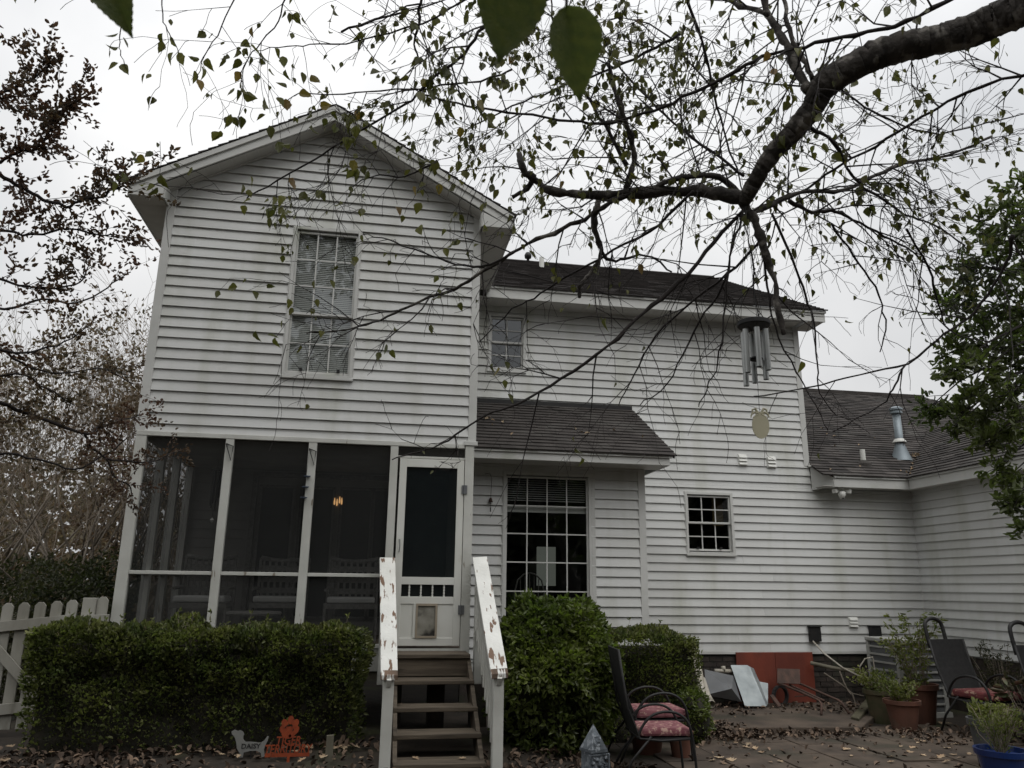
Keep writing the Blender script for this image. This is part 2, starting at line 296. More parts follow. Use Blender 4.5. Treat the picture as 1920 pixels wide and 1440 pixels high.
# ------------------------------------------------------------------ the house
H = thing('house', 'two-storey white clapboard house with screened porch, brown shingle roofs and white trim', 'house')
DM, DB, XR, CO = 2.323, 1.073, 10.382, 0.127
def hexmap(f, u0, u1, u2, u3, z0, z1, d0=0.02, d1=0.006):     # board: u0,u1 bottom edge, u2,u3 top edge
    return [f(u0, 0, z0), f(u1, 0, z0), f(u1, -0.03, z0), f(u0, -0.03, z0), f(u2, 0, z1), f(u3, 0, z1), f(u3, -0.03, z1), f(u2, -0.03, z1)]
def board(f, a, b, a2, b2, z0, z1, lapz):
    # clapboard wedge: thick at the lap (bottom), thin at the top
    th = lambda z: 0.029 - 0.023 * (z - lapz) / CO
    t0, t1 = th(z0), th(z1); jig = RND.uniform(-.0012, .0012)
    m = MB(); m.hexa([f(a, t0 + jig, z0), f(b, t0 + jig, z0), f(b, -.002, z0), f(a, -.002, z0), f(a2, t1 + jig, z1), f(b2, t1 + jig, z1), f(b2, -.002, z1), f(a2, -.002, z1)])
    fixn(m.build('siding_board', M['siding'], H))
def siding(f, lo, hi, z0, z1, lap0, holes=(), maxlen=3.75):
    k = math.floor((z0 - lap0) / CO)
    while lap0 + k * CO < z1 - 0.008:
        lap = lap0 + k * CO; a, b = max(lap, z0), min(lap + CO - 0.0015, z1); k += 1
        if b - a < 0.012: continue
        segs = [(lo, hi, a, b)]
        for (h0, h1, hz0, hz1) in holes:
            new = []
            for (s0, s1, sa, sb) in segs:
                l0 = s0(sa) if callable(s0) else s0; l1 = s1(sa) if callable(s1) else s1
                if hz1 <= sa + 1e-4 or hz0 >= sb - 1e-4 or h1 <= l0 or h0 >= l1: new.append((s0, s1, sa, sb)); continue
                if h0 > l0 + .01: new.append((s0, h0, sa, sb))
                if h1 < l1 - .01: new.append((h1, s1, sa, sb))
                if hz0 > sa + .012: new.append((h0, h1, sa, hz0))
                if hz1 < sb - .012: new.append((h0, h1, hz1, sb))
            segs = new
        for (s0, s1, sa, sb) in segs:
            e = lambda q, z: q(z) if callable(q) else q
            a0, a1, b0, b1 = e(s0, sa), e(s0, sb), e(s1, sa), e(s1, sb)
            if b0 - a0 < .02: continue
            if b1 <= a1: a1 = b1 = (a1 + b1) / 2
            L_ = b0 - a0
            if L_ > maxlen and not callable(s0):
                c = a0 + (0.35 + 0.3 * RND.random()) * L_; board(f, a0, c, a1, c, sa, sb, lap); board(f, c + .0015, b0, c + .0015, b1, sa, sb, lap)
            else: board(f, a0, b0, a1, b1, sa, sb, lap)
fW = lambda u, d, z: (u, 0 - d, z)
fM = lambda u, d, z: (u, DM - d, z)
fB = lambda u, d, z: (u, DB - d, z)
fR = lambda u, d, z: (XR - d, DM - u, z)          # u runs from the inside corner towards the viewer

AX, SL = 0.985, 0.565                                # wing gable
gz = lambda x: 7.16 - SL * abs(x - AX)
wl = lambda z: max(-0.8175, AX - (7.16 - z) / SL); wr = lambda z: min(2.795, AX + (7.16 - z) / SL)
HW = (0.585, 1.395, 3.882, 5.785); HM1 = (3.337, 3.925, 4.762, 5.682); HM2 = (6.452, 7.232, 2.048, 2.985); HB = (3.405, 4.603, 1.02, 3.012)
siding(fW, -0.8175, 2.795, 3.16, 6.07, 3.25, [HW])
siding(fW, wl, wr, 6.0717, 7.15, 3.25 + 22 * CO + 0.0277 - 0.0277, [])
siding(fM, 2.9, 8.505, 3.46, 5.815, 0.6417, [HM1])
siding(fM, 5.37, 8.60, 3.10, 3.459, 0.6417, [])
siding(fM, 5.37, XR - .03, 0.6417, 3.099, 0.6417, [HM2])
siding(fM, 2.9, 5.368, 3.2, 3.459, 0.6417, [])
siding(fB, 2.9, 5.267, 0.62, 3.11, 2.691 - 17 * CO, [HB])
siding(fR, 0.03, 6.0, 0.6417, 3.135, 0.6417, [])

def walls(name, f, u0, u1, z0, z1, holes, t=0.12):
    zs = sorted({z0, z1, *[h for q in holes for h in q[2:]]}); m = MB()
    for a, b in zip(zs, zs[1:]):
        cur = u0
        for q in sorted([q for q in holes if q[2] < (a + b) / 2 < q[3]]): m.hexa(hexmap2(f, cur, q[0], a, b, t)); cur = q[1]
        m.hexa(hexmap2(f, cur, u1, a, b, t))
    return fixn(m.build(name, M['trim'], H))
def hexmap2(f, u0, u1, a, b, t): return [f(u0, -.003, a), f(u1, -.003, a), f(u1, -t, a), f(u0, -t, a), f(u0, -.003, b), f(u1, -.003, b), f(u1, -t, b), f(u0, -t, b)]
walls('wall', fW, -0.9, 2.87, 3.17, 5.93, [HW])
fixn(MB().prism([(-.9, .004, 5.931), (2.87, .004, 5.931), (2.87, .004, gz(2.87)), (AX, .004, 7.155), (-.9, .004, gz(-.9))], (0, .11, 0)).build('wall', M['trim'], H))
walls('wall', fM, 2.9, 8.58, 3.2, 5.9, [HM1]); walls('wall', fM, 5.0, XR, 0.62, 3.199, [HM2])
walls('wall', fB, 2.9, 5.35, 0.5, 3.199, [HB]); walls('wall', fR, 0, 6.0, 0.62, 3.25, [])
# side walls and the unseen rear of the house
b = MB(); b.box(-.9, -.8, .13, 9.6, 3.17, 5.92); b.box(2.79, 2.885, .13, DM - .01, 3.17, 5.92); b.box(8.46, 8.58, DM + .13, 9.6, GZ, 5.92); b.box(-.9, 8.58, 9.61, 9.7, GZ, 5.92)
b.box(5.25, 5.355, DB + .13, DM, .5, 3.19); b.box(-.9, -.8, DM + .2, 9.6, GZ, 3.16); b.box(2.79, 2.885, 1.08, DM - .01, .87, 3.16)
fixn(b.build('side_walls', M['trim'], H))
b = MB(); b.prism([(8.465, DM, 5.93), (8.465, 9.6, 5.93), (8.465, 6.05, 8.1)], (.1, 0, 0)); fixn(b.build('gable_wall', M['siding'], H))

# corner boards
def trimbox(x0, x1, y0, y1, z0, z1, name='corner_board', m='trim'): return MB().box(x0, x1, y0, y1, z0, z1).build(name, M[m], H, bev=.004)
MB().hexa([(-.917, -.03, 3.15), (-.8175, -.03, 3.15), (-.8175, .02, 3.15), (-.917, .02, 3.15), (-.917, -.03, gz(-.917)), (-.8175, -.03, gz(-.8175)), (-.8175, .02, gz(-.8175)), (-.917, .02, gz(-.917))]).build('corner_board', M['trim'], H, bev=.004)
MB().hexa([(2.795, -.03, 3.195), (2.892, -.03, 3.195), (2.892, .02, 3.195), (2.795, .02, 3.195), (2.795, -.03, gz(2.795)), (2.892, -.03, gz(2.892)), (2.892, .02, gz(2.892)), (2.795, .02, gz(2.795))]).build('corner_board', M['trim'], H, bev=.004)
trimbox(2.75, 2.91, -.05, .02, 3.145, 3.195, 'corner_board_base')
trimbox(8.505, 8.602, DM - .03, DM + .03, 3.46, 5.815); trimbox(5.267, 5.367, DB - .03, DB + .02, .5, 3.108)
trimbox(5.372, 5.40, DM - .024, DM, .64, 3.2, 'inside_corner_trim'); trimbox(XR - .03, XR, DM - .03, DM, .64, 3.09, 'inside_corner_trim')
trimbox(-.9, 2.76, -.034, .01, 3.106, 3.159, 'porch_header', 'paint')
trimbox(5.40, XR - .03, DM - .03, DM, .6, .64, 'starter_strip')

# ------------------------------------------------------------------ roofs
def shingle_field(name, m, o, u, v, length, umin, umax, tab=.305, exp=.127, separate=False, seed=1, parent=None):
    # o eave corner, u along the eave, v unit vector up the slope, umin/umax(row distance) clip
    r = random.Random(seed); o = Vector(o); u = Vector(u).normalized(); v = Vector(v).normalized(); nn = u.cross(v).normalized()
    if nn.z < 0: nn = -nn
    rows = int(math.ceil(length / exp)); mb = MB(); objs = []
    for i in range(rows):
        d0 = i * exp - 0.01; d1 = min((i + 1) * exp + .03, length); mid = (i + .5) * exp
        a, b = umin(mid), umax(mid)
        if b - a < .02: continue
        x = a - r.uniform(0, tab)
        while x < b:
            w = tab * r.choice((1, 1, 1, .5, 1.15)); x0, x1 = max(x, a), min(x + w - .004, b); x += w
            if x1 - x0 < .015: continue
            lift = .017 + r.uniform(0, .007); dd = r.uniform(-.006, .006)
            p = lambda uu, vv, h: o + u * uu + v * vv + nn * h
            q = [p(x0, d0 + dd, .0), p(x1, d0 + dd, .0), p(x1, d0 + dd, lift), p(x0, d0 + dd, lift), p(x1, d1, .003), p(x0, d1, .003)]
            fs = [(0, 1, 2, 3), (3, 2, 4, 5), (0, 3, 5), (1, 4, 2)]
            if separate: objs.append(MB().add(q, fs).build('shingle', m, parent))
            else: mb.add(q, fs)
    if not separate:
        ob = mb.build(name, m, parent); tag(ob, kind='stuff'); return ob
def nrm(v): return Vector(v).normalized()
# main roof: ridge parallel to the wall
RM = fixn(MB().add([(2.4, 1.88, 5.985), (8.9, 1.88, 5.985), (8.9, 6.08, 8.30), (2.4, 6.08, 8.30), (2.4, 10.3, 5.98), (8.9, 10.3, 5.98)], [(0, 1, 2, 3), (3, 2, 5, 4)]).build('main_roof', M['shingle2'], H))
shingle_field('shingles', M['shingle2'], (0, 1.86, 5.985), (1, 0, 0), (0, 1, .55), 4.8, lambda d: 3.1, lambda d: 8.905, parent=RM, seed=2)
MB().hexa([(2.4, 5.96, 8.275), (8.91, 5.96, 8.275), (8.91, 6.2, 8.275), (2.4, 6.2, 8.275), (2.4, 6.06, 8.335), (8.91, 6.06, 8.335), (8.91, 6.1, 8.335), (2.4, 6.1, 8.335)]).build('ridge_cap', M['shingle2'], RM)
MB().box(3.24, 8.87, 1.9, 1.925, 5.80, 5.945).build('fascia', M['trim'], RM, bev=.004)
MB().box(3.24, 8.885, 1.875, 1.91, 5.946, 5.983).build('drip_edge', M['trim'], RM, bev=.004)
for i in range(22):
    x0 = 3.1 + i * .245
    if x0 > 8.5: break
    MB().box(x0, min(x0 + .241, 8.6), 1.926, DM - .003, 5.812, 5.822).build('soffit_panel', M['soffit'], RM)
MB().box(8.603, 8.868, 1.926, DM + .1, 5.812, 5.824).build('soffit_panel', M['soffit'], RM)
q = MB(); q.hexa([(8.845, 1.926, 5.80), (8.87, 1.926, 5.80), (8.87, 6.08, 8.08), (8.845, 6.08, 8.08), (8.845, 1.926, 5.95), (8.87, 1.926, 5.95), (8.87, 6.08, 8.27), (8.845, 6.08, 8.27)]); fixn(q.build('rake_board', M['trim'], RM))
q = MB(); q.hexa([(8.845, DM + .1, 5.815), (8.868, DM + .1, 5.815), (8.868, DM + .13, 5.815), (8.6, DM + .13, 5.815), (8.6, DM + .1, 6.02), (8.868, DM + .1, 6.02), (8.868, DM + .13, 6.02), (8.6, DM + .13, 6.02)]); fixn(q.build('eave_return', M['trim'], RM))
# wing roof: gable towards the viewer
RY = -.26
RWg = fixn(MB().add([(-1.32, RY - .02, 7.37 - SL * 2.305), (AX, RY - .02, 7.37), (AX, 4.6, 7.37), (-1.32, 4.6, 7.37 - SL * 2.305), (3.29, RY - .02, 7.37 - SL * 2.305), (3.29, 1.86, 7.37 - SL * 2.305), (AX, 4.4, 7.37)], [(0, 1, 2, 3), (1, 4, 5, 6)]).build('wing_roof', M['shingle2'], H))
shingle_field('shingles', M['shingle2'], (-1.33, RY - .03, 7.372 - SL * 2.315), (0, 1, 0), (1, 0, SL), 2.66, lambda d: 0, lambda d: 4.5, tab=.61, parent=RWg, seed=4)
shingle_field('shingles', M['shingle2'], (3.30, RY - .03, 7.372 - SL * 2.315), (0, 1, 0), (-1, 0, SL), 2.66, lambda d: 0, lambda d: 1.9 + d * .8, tab=.61, parent=RWg, seed=5)
FB, FT = 7.165, 7.30
for s, xe in ((-1, -1.29), (1, 3.268)):
    zb = FB - SL * abs(xe - AX); ex = (0, .025, 0)
    fixn(MB().prism([(AX, RY, FB), (xe, RY, max(zb, 5.90)), (xe, RY, FT - SL * abs(xe - AX)), (AX, RY, FT)], ex).build('rake_fascia', M['trim'], RWg, bev=.003))
    xo = xe + s * .012
    fixn(MB().prism([(AX, RY - .022, FT - .012), (xo, RY - .022, FT - .012 - SL * abs(xo - AX)), (xo, RY - .022, FT + .062 - SL * abs(xo - AX)), (AX, RY - .022, FT + .062)], (0, .05, 0)).build('rake_moulding', M['trim'], RWg, bev=.003))
    xi = -.905 if s < 0 else 2.875
    fixn(MB().prism([(xi, RY + .004, 5.90), (xe, RY + .004, 5.90), (xe, RY + .004, max(zb - .002, 5.905)), (xi, RY + .004, FB - .002 - SL * abs(xi - AX))], (0, .02, 0)).build('eave_return', M['trim'], RWg))
    fixn(MB().prism([(xi, RY + .025, 5.90), (xi, -.032, 5.90), (xi, -.032, FB - .01 - SL * abs(xi - AX)), (xi, RY + .025, FB - .01 - SL * abs(xi - AX))], (-s * .015, 0, 0)).build('eave_return', M['trim'], RWg))
    for i in range(13):                                   # sloping soffit panels under the rake
        xa = AX + s * i * .148; xb = AX + s * (i * .148 + .1455)
        if abs(xb - AX) > 1.9: xb = xi
        if (xb - xa) * s <= 0.02: break
        MB().hexa([(xa, RY + .026, 7.163 - SL * abs(xa - AX)), (xb, RY + .026, 7.163 - SL * abs(xb - AX)), (xb, -.002, 7.163 - SL * abs(xb - AX)), (xa, -.002, 7.163 - SL * abs(xa - AX)),
                   (xa, RY + .026, 7.173 - SL * abs(xa - AX)), (xb, RY + .026, 7.173 - SL * abs(xb - AX)), (xb, -.002, 7.173 - SL * abs(xb - AX)), (xa, -.002, 7.173 - SL * abs(xa - AX))]).build('soffit_panel', M['soffit'], RWg)
        MB().hexa([(xa, -.055, 7.145 - SL * abs(xa - AX)), (xb, -.055, 7.145 - SL * abs(xb - AX)), (xb, -.03, 7.145 - SL * abs(xb - AX)), (xa, -.03, 7.145 - SL * abs(xa - AX)),
                   (xa, -.055, 7.162 - SL * abs(xa - AX)), (xb, -.055, 7.162 - SL * abs(xb - AX)), (xb, -.03, 7.162 - SL * abs(xb - AX)), (xa, -.03, 7.162 - SL * abs(xa - AX))]).build('soffit_channel', M['soffit'], RWg)
for (x0, x1, y1) in ((-1.285, -.917, 6.0), (2.892, 3.262, 1.89)):      # level soffit strips under the side eaves
    y = RY + .026
    while y < y1 - .02:
        MB().box(x0, x1, y, min(y + .241, y1), 5.905, 5.915).build('soffit_panel', M['soffit'], RWg); y += .245
MB().box(-1.30, -1.286, RY + .02, 6.0, 5.89, 6.05).build('fascia', M['trim'], RWg); MB().box(3.263, 3.28, RY + .02, 1.9, 5.89, 6.05).build('fascia', M['trim'], RWg)
# shed roof over the window bay
RS = MB().hexa([(2.9, .585, 3.20), (5.63, .585, 3.20), (5.63, DM, 4.21), (2.9, DM, 4.21), (2.9, .585, 3.236), (5.63, .585, 3.236), (5.63, DM, 4.236), (2.9, DM, 4.236)]).build('bay_roof', M['shingle'], H)
shingle_field('shingle', M['shingle'], (0, .565, 3.232), (1, 0, 0), (0, 1, .577), 2.03, lambda d: 2.895, lambda d: 5.65, separate=True, parent=RS, seed=8)
MB().box(2.9, 5.565, .60, .625, 3.106, 3.20).build('fascia', M['trim'], RS, bev=.004); MB().box(2.9, 5.60, .575, .61, 3.2, 3.232).build('drip_edge', M['trim'], RS, bev=.004)
for i in range(11):
    x0 = 2.9 + i * .243; MB().box(x0, min(x0 + .24, 5.54), .626, DB - .003, 3.11, 3.12).build('soffit_panel', M['soffit'], RS)
fixn(MB().prism([(5.54, .626, 3.106), (5.54, DM - .02, 3.106), (5.54, DM - .02, 4.2), (5.54, .626, 3.205)], (.025, 0, 0)).build('end_board', M['trim'], RS))
MB().box(2.9, 5.64, DM - .035, DM - .021, 4.225, 4.30).build('flashing', M['black'], RS)
# garage roof with its side wing
gzz = lambda y: 3.28 + SL * (y - 1.95)
RG = fixn(MB().add([(8.6, 1.95, 3.275), (10.07, 1.95, 3.275), (12.55, 4.43, gzz(4.43) - .005), (14.3, 6.2, 5.6), (14.3, 6.75, 5.98), (8.6, 6.75, 5.98), (16.5, 4.5, 4.6),
                    (10.07, -5, 3.275), (12.55, -5, gzz(4.43) - .005), (15, -5, 3.3), (15, 4.43, 3.3), (8.6, 11.5, 3.28), (14.3, 11.5, 3.28), (19, 1.95, 3.3), (19, 11.5, 3.3)],
                   [(0, 1, 2, 13, 4, 5), (1, 7, 8, 2), (8, 9, 10, 2), (5, 4, 12, 11), (4, 13, 14, 12)]).build('garage_roof', M['shingle'], H))
sv = math.hypot(1, SL)
shingle_field('shingles', M['shingle'], (0, 1.94, 3.276), (1, 0, 0), (0, 1, SL), 4.81 * sv, lambda d: 8.61, lambda d: (10.05 + d / sv) if d / sv < 2.48 else 14.3 + 4.8 - d / sv, parent=RG, seed=11)
shingle_field('shingles', M['shingle'], (10.06, 0, 3.276), (0, -1, 0), (1, 0, SL), 2.48 * sv, lambda d: -1.96 - d / sv, lambda d: 3.2, parent=RG, seed=12)
MB().box(8.56, 8.86, DM - .06, DM - .033, 3.455, 3.475).build('kickout_flashing', M['vent'], RG)
MB().box(8.6, 14.3, 6.6, 6.9, 5.93, 6.0).build('ridge_cap', M['shingle'], RG)
MB().hexa([(12.42, -4.5, 4.625), (12.68, -4.5, 4.625), (12.68, 4.4, 4.625), (12.42, 4.4, 4.625), (12.52, -4.5, 4.70), (12.58, -4.5, 4.70), (12.58, 4.4, 4.70), (12.52, 4.4, 4.70)]).build('ridge_cap', M['shingle'], RG)
MB().box(8.80, 10.10, 1.97, 1.995, 3.10, 3.243).build('fascia', M['trim'], RG, bev=.004); MB().box(8.80, 10.085, 1.945, 1.98, 3.244, 3.275).build('drip_edge', M['trim'], RG)
MB().box(10.10, 10.125, -4.5, 1.969, 3.10, 3.243).build('fascia', M['trim'], RG, bev=.004); MB().box(10.075, 10.11, -4.5, 1.944, 3.244, 3.275).build('drip_edge', M['trim'], RG)
MB().box(8.64, XR - .002, 1.996, DM - .003, 3.112, 3.122).build('soffit_panel', M['soffit'], RG); MB().box(10.127, XR - .004, -4.5, 1.995, 3.112, 3.122).build('soffit_panel', M['soffit'], RG)
fixn(MB().prism([(8.605, DM - .03, 3.08), (8.80, 1.972, 3.10), (8.80, 1.972, 3.245), (8.605, DM - .03, 3.455)], (.02, .01, 0)).build('eave_return', M['trim'], RG))
# vents on the roofs
o = RG; pb = Vector((10.63, 2.78, 0)); zb = gzz(2.78)
MB().lathe([(.17, -.05), (.15, .02), (.075, .25), (.072, .3)], 20, (pb.x, pb.y, zb)).build('flue_flashing', M['pipe'], RG, smooth=True)
MB().lathe([(.065, .2), (.065, .80), (.0, .80)], 20, (pb.x, pb.y, zb)).build('flue_pipe', M['pipe'], RG, smooth=True)
MB().lathe([(.075, .28), (.115, .27), (.115, .285), (.075, .34)], 20, (pb.x, pb.y, zb)).build('storm_collar', M['vent'], RG, smooth=True)
MB().lathe([(.07, .78), (.10, .79), (.10, .82), (.085, .825), (.085, .84), (.11, .85), (.11, .88), (.06, .91), (0, .915)], 20, (pb.x, pb.y, zb)).build('flue_cap', M['pipe'], RG)
z2 = gzz(2.46); MB().lathe([(.13, -.06), (.12, .0), (.05, .06)], 18, (9.68, 2.46, z2)).build('vent_boot', M['shingle'], RG); MB().lathe([(.042, -.02), (.042, .24), (.034, .24), (.034, .1)], 16, (9.68, 2.46, z2)).build('vent_pipe', M['vent'], RG)
z3 = 5.985 + .55 * (5.1 - 1.86); MB().lathe([(.05, -.1), (.05, .22), (.04, .22), (.04, .05)], 16, (4.78, 5.1, z3)).build('vent_pipe', M['vent'], RM)
q = at(990, 484, 6.0); MB().lathe([(.03, -.1), (.03, .05), (.07, .06), (.08, .12), (.05, .18), (0, .19)], 14, (q.x, 6.0, 8.3)).build('turbine_vent', M['black'], RM, smooth=True)

# ------------------------------------------------------------------ windows
def window(f, x0, x1, z0, z1, cols, sashes, blind=None, fw=.036, lower_in=.02, seed=0, room=1.6):
    r = random.Random(seed)
    bx = lambda m, a, b, c, d, d0, d1: m.hexa([f(a, d0, c), f(b, d0, c), f(b, d1, c), f(a, d1, c), f(a, d0, d), f(b, d0, d), f(b, d1, d), f(a, d1, d)])
    fr = MB(); bx(fr, x0, x0 + fw, z0, z1, .035, -.08); bx(fr, x1 - fw, x1, z0, z1, .035, -.08); bx(fr, x0 + fw, x1 - fw, z1 - fw, z1, .035, -.08); bx(fr, x0 + fw, x1 - fw, z0, z0 + fw * .8, .045, -.08)
    bx(fr, x0 - .012, x1 + .012, z0 - .03, z0, .05, -.03); bx(fr, x0 - .014, x0, z0, z1 + .014, .026, -.02); bx(fr, x1, x1 + .014, z0, z1 + .014, .026, -.02); bx(fr, x0, x1, z1, z1 + .014, .026, -.02)
    w = fixn(fr.build('window', M['trim'], H, bev=.003))
    X0, X1 = x0 + fw, x1 - fw
    for si, (a, b, rows, d) in enumerate(sashes):
        s = MB(); t = .024
        bx(s, X0, X0 + t, a, b, d + .012, d - .02); bx(s, X1 - t, X1, a, b, d + .012, d - .02); bx(s, X0 + t, X1 - t, a, a + t * 1.2, d + .012, d - .02); bx(s, X0 + t, X1 - t, b - t, b, d + .012, d - .02)
        fixn(s.build('sash', M['trim'], w, bev=.002))
        u0, u1, v0, v1 = X0 + t, X1 - t, a + t * 1.2, b - t; cw, rh = (u1 - u0) / cols, (v1 - v0) / rows
        for i in range(1, cols): m = MB(); bx(m, u0 + i * cw - .008, u0 + i * cw + .008, v0, v1, d + .004, d - .006); fixn(m.build('muntin', M['trim'], w))
        for j in range(1, rows): m = MB(); bx(m, u0, u1, v0 + j * rh - .008, v0 + j * rh + .008, d + .0035, d - .0065); fixn(m.build('muntin', M['trim'], w))
        for i in range(cols):
            for j in range(rows):
                e = [r.uniform(-.0012, .0012) for _ in range(4)]; g0 = d - .012
                MB().quad(f(u0 + i * cw, g0 + e[0], v0 + j * rh), f(u0 + (i + 1) * cw, g0 + e[1], v0 + j * rh), f(u0 + (i + 1) * cw, g0 + e[2], v0 + (j + 1) * rh), f(u0 + i * cw, g0 + e[3], v0 + (j + 1) * rh)).build('pane', M['glass'], w)
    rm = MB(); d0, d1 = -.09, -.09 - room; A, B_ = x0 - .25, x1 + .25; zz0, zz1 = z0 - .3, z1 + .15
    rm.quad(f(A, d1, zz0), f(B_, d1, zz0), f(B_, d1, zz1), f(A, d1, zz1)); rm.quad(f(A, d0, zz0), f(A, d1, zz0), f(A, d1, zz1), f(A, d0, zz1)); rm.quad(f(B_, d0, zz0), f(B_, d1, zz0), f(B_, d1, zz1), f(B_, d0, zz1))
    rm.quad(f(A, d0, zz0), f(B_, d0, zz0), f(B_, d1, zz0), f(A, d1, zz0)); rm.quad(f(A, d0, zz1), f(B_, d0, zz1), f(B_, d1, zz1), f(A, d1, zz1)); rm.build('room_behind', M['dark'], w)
    if blind:
        bm_ = MB(); z = blind[1]
        while z > blind[0]:
            tl = .021; bm_.hexa([f(X0 + .01, -.05, z), f(X1 - .01, -.05, z), f(X1 - .01, -.05 - .008, z + tl), f(X0 + .01, -.05 - .008, z + tl), f(X0 + .01, -.05, z + .002), f(X1 - .01, -.05, z + .002), f(X1 - .01, -.06, z + tl + .002), f(X0 + .01, -.06, z + tl + .002)]); z -= .024
        tag(bm_.build('blind', M['blind'], w), kind='stuff')
    return w
wz = 4.66
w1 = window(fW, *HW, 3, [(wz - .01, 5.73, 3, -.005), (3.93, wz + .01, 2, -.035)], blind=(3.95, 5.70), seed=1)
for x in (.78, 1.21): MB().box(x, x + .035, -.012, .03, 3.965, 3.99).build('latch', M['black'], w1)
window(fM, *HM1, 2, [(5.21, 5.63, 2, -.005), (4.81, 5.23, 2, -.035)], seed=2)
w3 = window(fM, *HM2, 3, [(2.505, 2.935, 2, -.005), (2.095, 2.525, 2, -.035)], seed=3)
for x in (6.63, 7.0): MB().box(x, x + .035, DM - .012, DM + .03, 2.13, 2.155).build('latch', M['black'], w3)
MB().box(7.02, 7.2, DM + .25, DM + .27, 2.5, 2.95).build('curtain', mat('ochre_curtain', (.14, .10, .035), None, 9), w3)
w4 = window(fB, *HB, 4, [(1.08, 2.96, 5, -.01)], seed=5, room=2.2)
bb = MB(); z = 2.94
while z > 2.62: bb.hexa([(3.47, DB + .06, z), (4.54, DB + .06, z), (4.54, DB + .08, z + .01), (3.47, DB + .08, z + .01), (3.47, DB + .06, z + .002), (4.54, DB + .06, z + .002), (4.54, DB + .08, z + .012), (3.47, DB + .08, z + .012)]); z -= .03
tag(bb.build('blind', M['blind'], w4), kind='stuff')
MB().box(3.45, 4.56, DB + .06, DB + .09, 2.49, 2.57).build('valance', M['blind'], w4)
trimbox(4.605, 4.66, DB - .028, DB + .02, 1.0, 3.03, 'window_casing')
# a spindle-back chair and a small bright window inside the bay
ch = MB(); cx, cy = 3.92, DB + .75
arch = [(cx - .2 + .0, cy, 1.2), (cx - .21, cy, 1.45), (cx - .17, cy, 1.62), (cx - .08, cy, 1.70), (cx, cy, 1.72), (cx + .08, cy, 1.70), (cx + .17, cy, 1.62), (cx + .21, cy, 1.45), (cx + .2, cy, 1.2)]
ch.tube(arch, .012, 6)
for k in range(-2, 3): ch.tube([(cx + k * .06, cy, 1.15), (cx + k * .065, cy, 1.70 - abs(k) * .03)], .007, 5)
ch.box(cx - .22, cx + .22, cy - .4, cy, 1.13, 1.17); ch.build('spindle_chair_back', M['wicker'], w4)
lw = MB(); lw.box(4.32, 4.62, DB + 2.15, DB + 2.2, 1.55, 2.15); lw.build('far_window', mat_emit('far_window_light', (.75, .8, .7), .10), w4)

# ------------------------------------------------------------------ porch
tb = trimbox
for (x0, x1) in ((-.905, -.79), (.052, .142), (.962, 1.055), (1.893, 1.982)): tb(x0, x1, -.03, .06, .9, 3.106, 'porch_post', 'paint')
tb(2.767, 2.872, -.035, .06, .7, 3.143, 'porch_post', 'paint')
for (x0, x1) in ((-.79, .052), (.142, .962), (1.055, 1.893)):
    tb(x0, x1, -.02, .04, 1.612, 1.65, 'screen_rail', 'paint')
    MB().quad((x0, .02, .95), (x1, .02, .95), (x1, .02, 1.612), (x0, .02, 1.612)).build('screen_panel', M['screen'], H)
    MB().quad((x0, .02, 1.65), (x1, .02, 1.65), (x1, .02, 3.106), (x0, .02, 3.106)).build('screen_panel', M['screen'], H)
MB().quad((1.982, .02, 2.995), (2.767, .02, 2.995), (2.767, .02, 3.106), (1.982, .02, 3.106)).build('screen_panel', M['screen'], H)
tb(1.983, 2.766, -.02, .03, 2.968, 2.995, 'door_header', 'paint')
tb(-.905, 1.98, -.04, .08, .86, .90, 'porch_sill', 'paint'); tb(-.9, 2.87, -.02, .06, .62, .855, 'skirt_board', 'paint'); tb(-.9, 2.87, -.005, .05, .54, .615, 'skirt_board', 'oldwood')
q = MB()
for i in range(9): q.box(-.85 + i * .47, -.85 + i * .47 + .18, .05, .25, GZ, .54)
q.build('pier', M['brick'], H)
for i in range(26):
    x0 = -.88 + i * .143; MB().box(x0, x0 + .139, .07, 2.3, .83, .858).build('porch_floor_board', M['wood'], H)
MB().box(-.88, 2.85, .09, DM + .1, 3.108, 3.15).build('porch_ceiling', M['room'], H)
# left side of the porch: posts and screens
for y in (.8, 1.55, 2.3): MB().box(-.88, -.79, y, y + .09, .86, 3.1).build('porch_post', M['paint'], H)
MB().quad((-.84, .06, .95), (-.84, 2.3, .95), (-.84, 2.3, 3.1), (-.84, .06, 3.1)).build('screen_panel', M['screen'], H)
MB().box(-.86, -.80, .06, 2.3, 1.612, 1.65).build('screen_rail', M['paint'], H)
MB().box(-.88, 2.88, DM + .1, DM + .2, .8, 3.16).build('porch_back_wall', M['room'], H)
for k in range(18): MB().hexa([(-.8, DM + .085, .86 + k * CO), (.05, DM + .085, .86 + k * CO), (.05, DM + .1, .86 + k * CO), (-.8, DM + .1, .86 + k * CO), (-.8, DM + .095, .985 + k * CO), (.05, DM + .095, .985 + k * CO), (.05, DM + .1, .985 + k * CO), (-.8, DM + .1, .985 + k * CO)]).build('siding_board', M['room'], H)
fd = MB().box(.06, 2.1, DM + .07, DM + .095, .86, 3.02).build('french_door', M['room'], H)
for x0 in (.16, .72, 1.28, 1.72):
    x1 = x0 + (.42 if x0 < 1.5 else .3); MB().box(x0, x1, DM + .05, DM + .068, 1.1, 2.85).build('pane', M['dark'], fd)
    for s0, s1, a, b in ((x0 - .04, x0, 1.06, 2.89), (x1, x1 + .04, 1.06, 2.89), (x0, x1, 2.85, 2.89), (x0, x1, 1.06, 1.1)): MB().box(s0, s1, DM + .04, DM + .068, a, b).build('moulding', M['wicker'], fd)
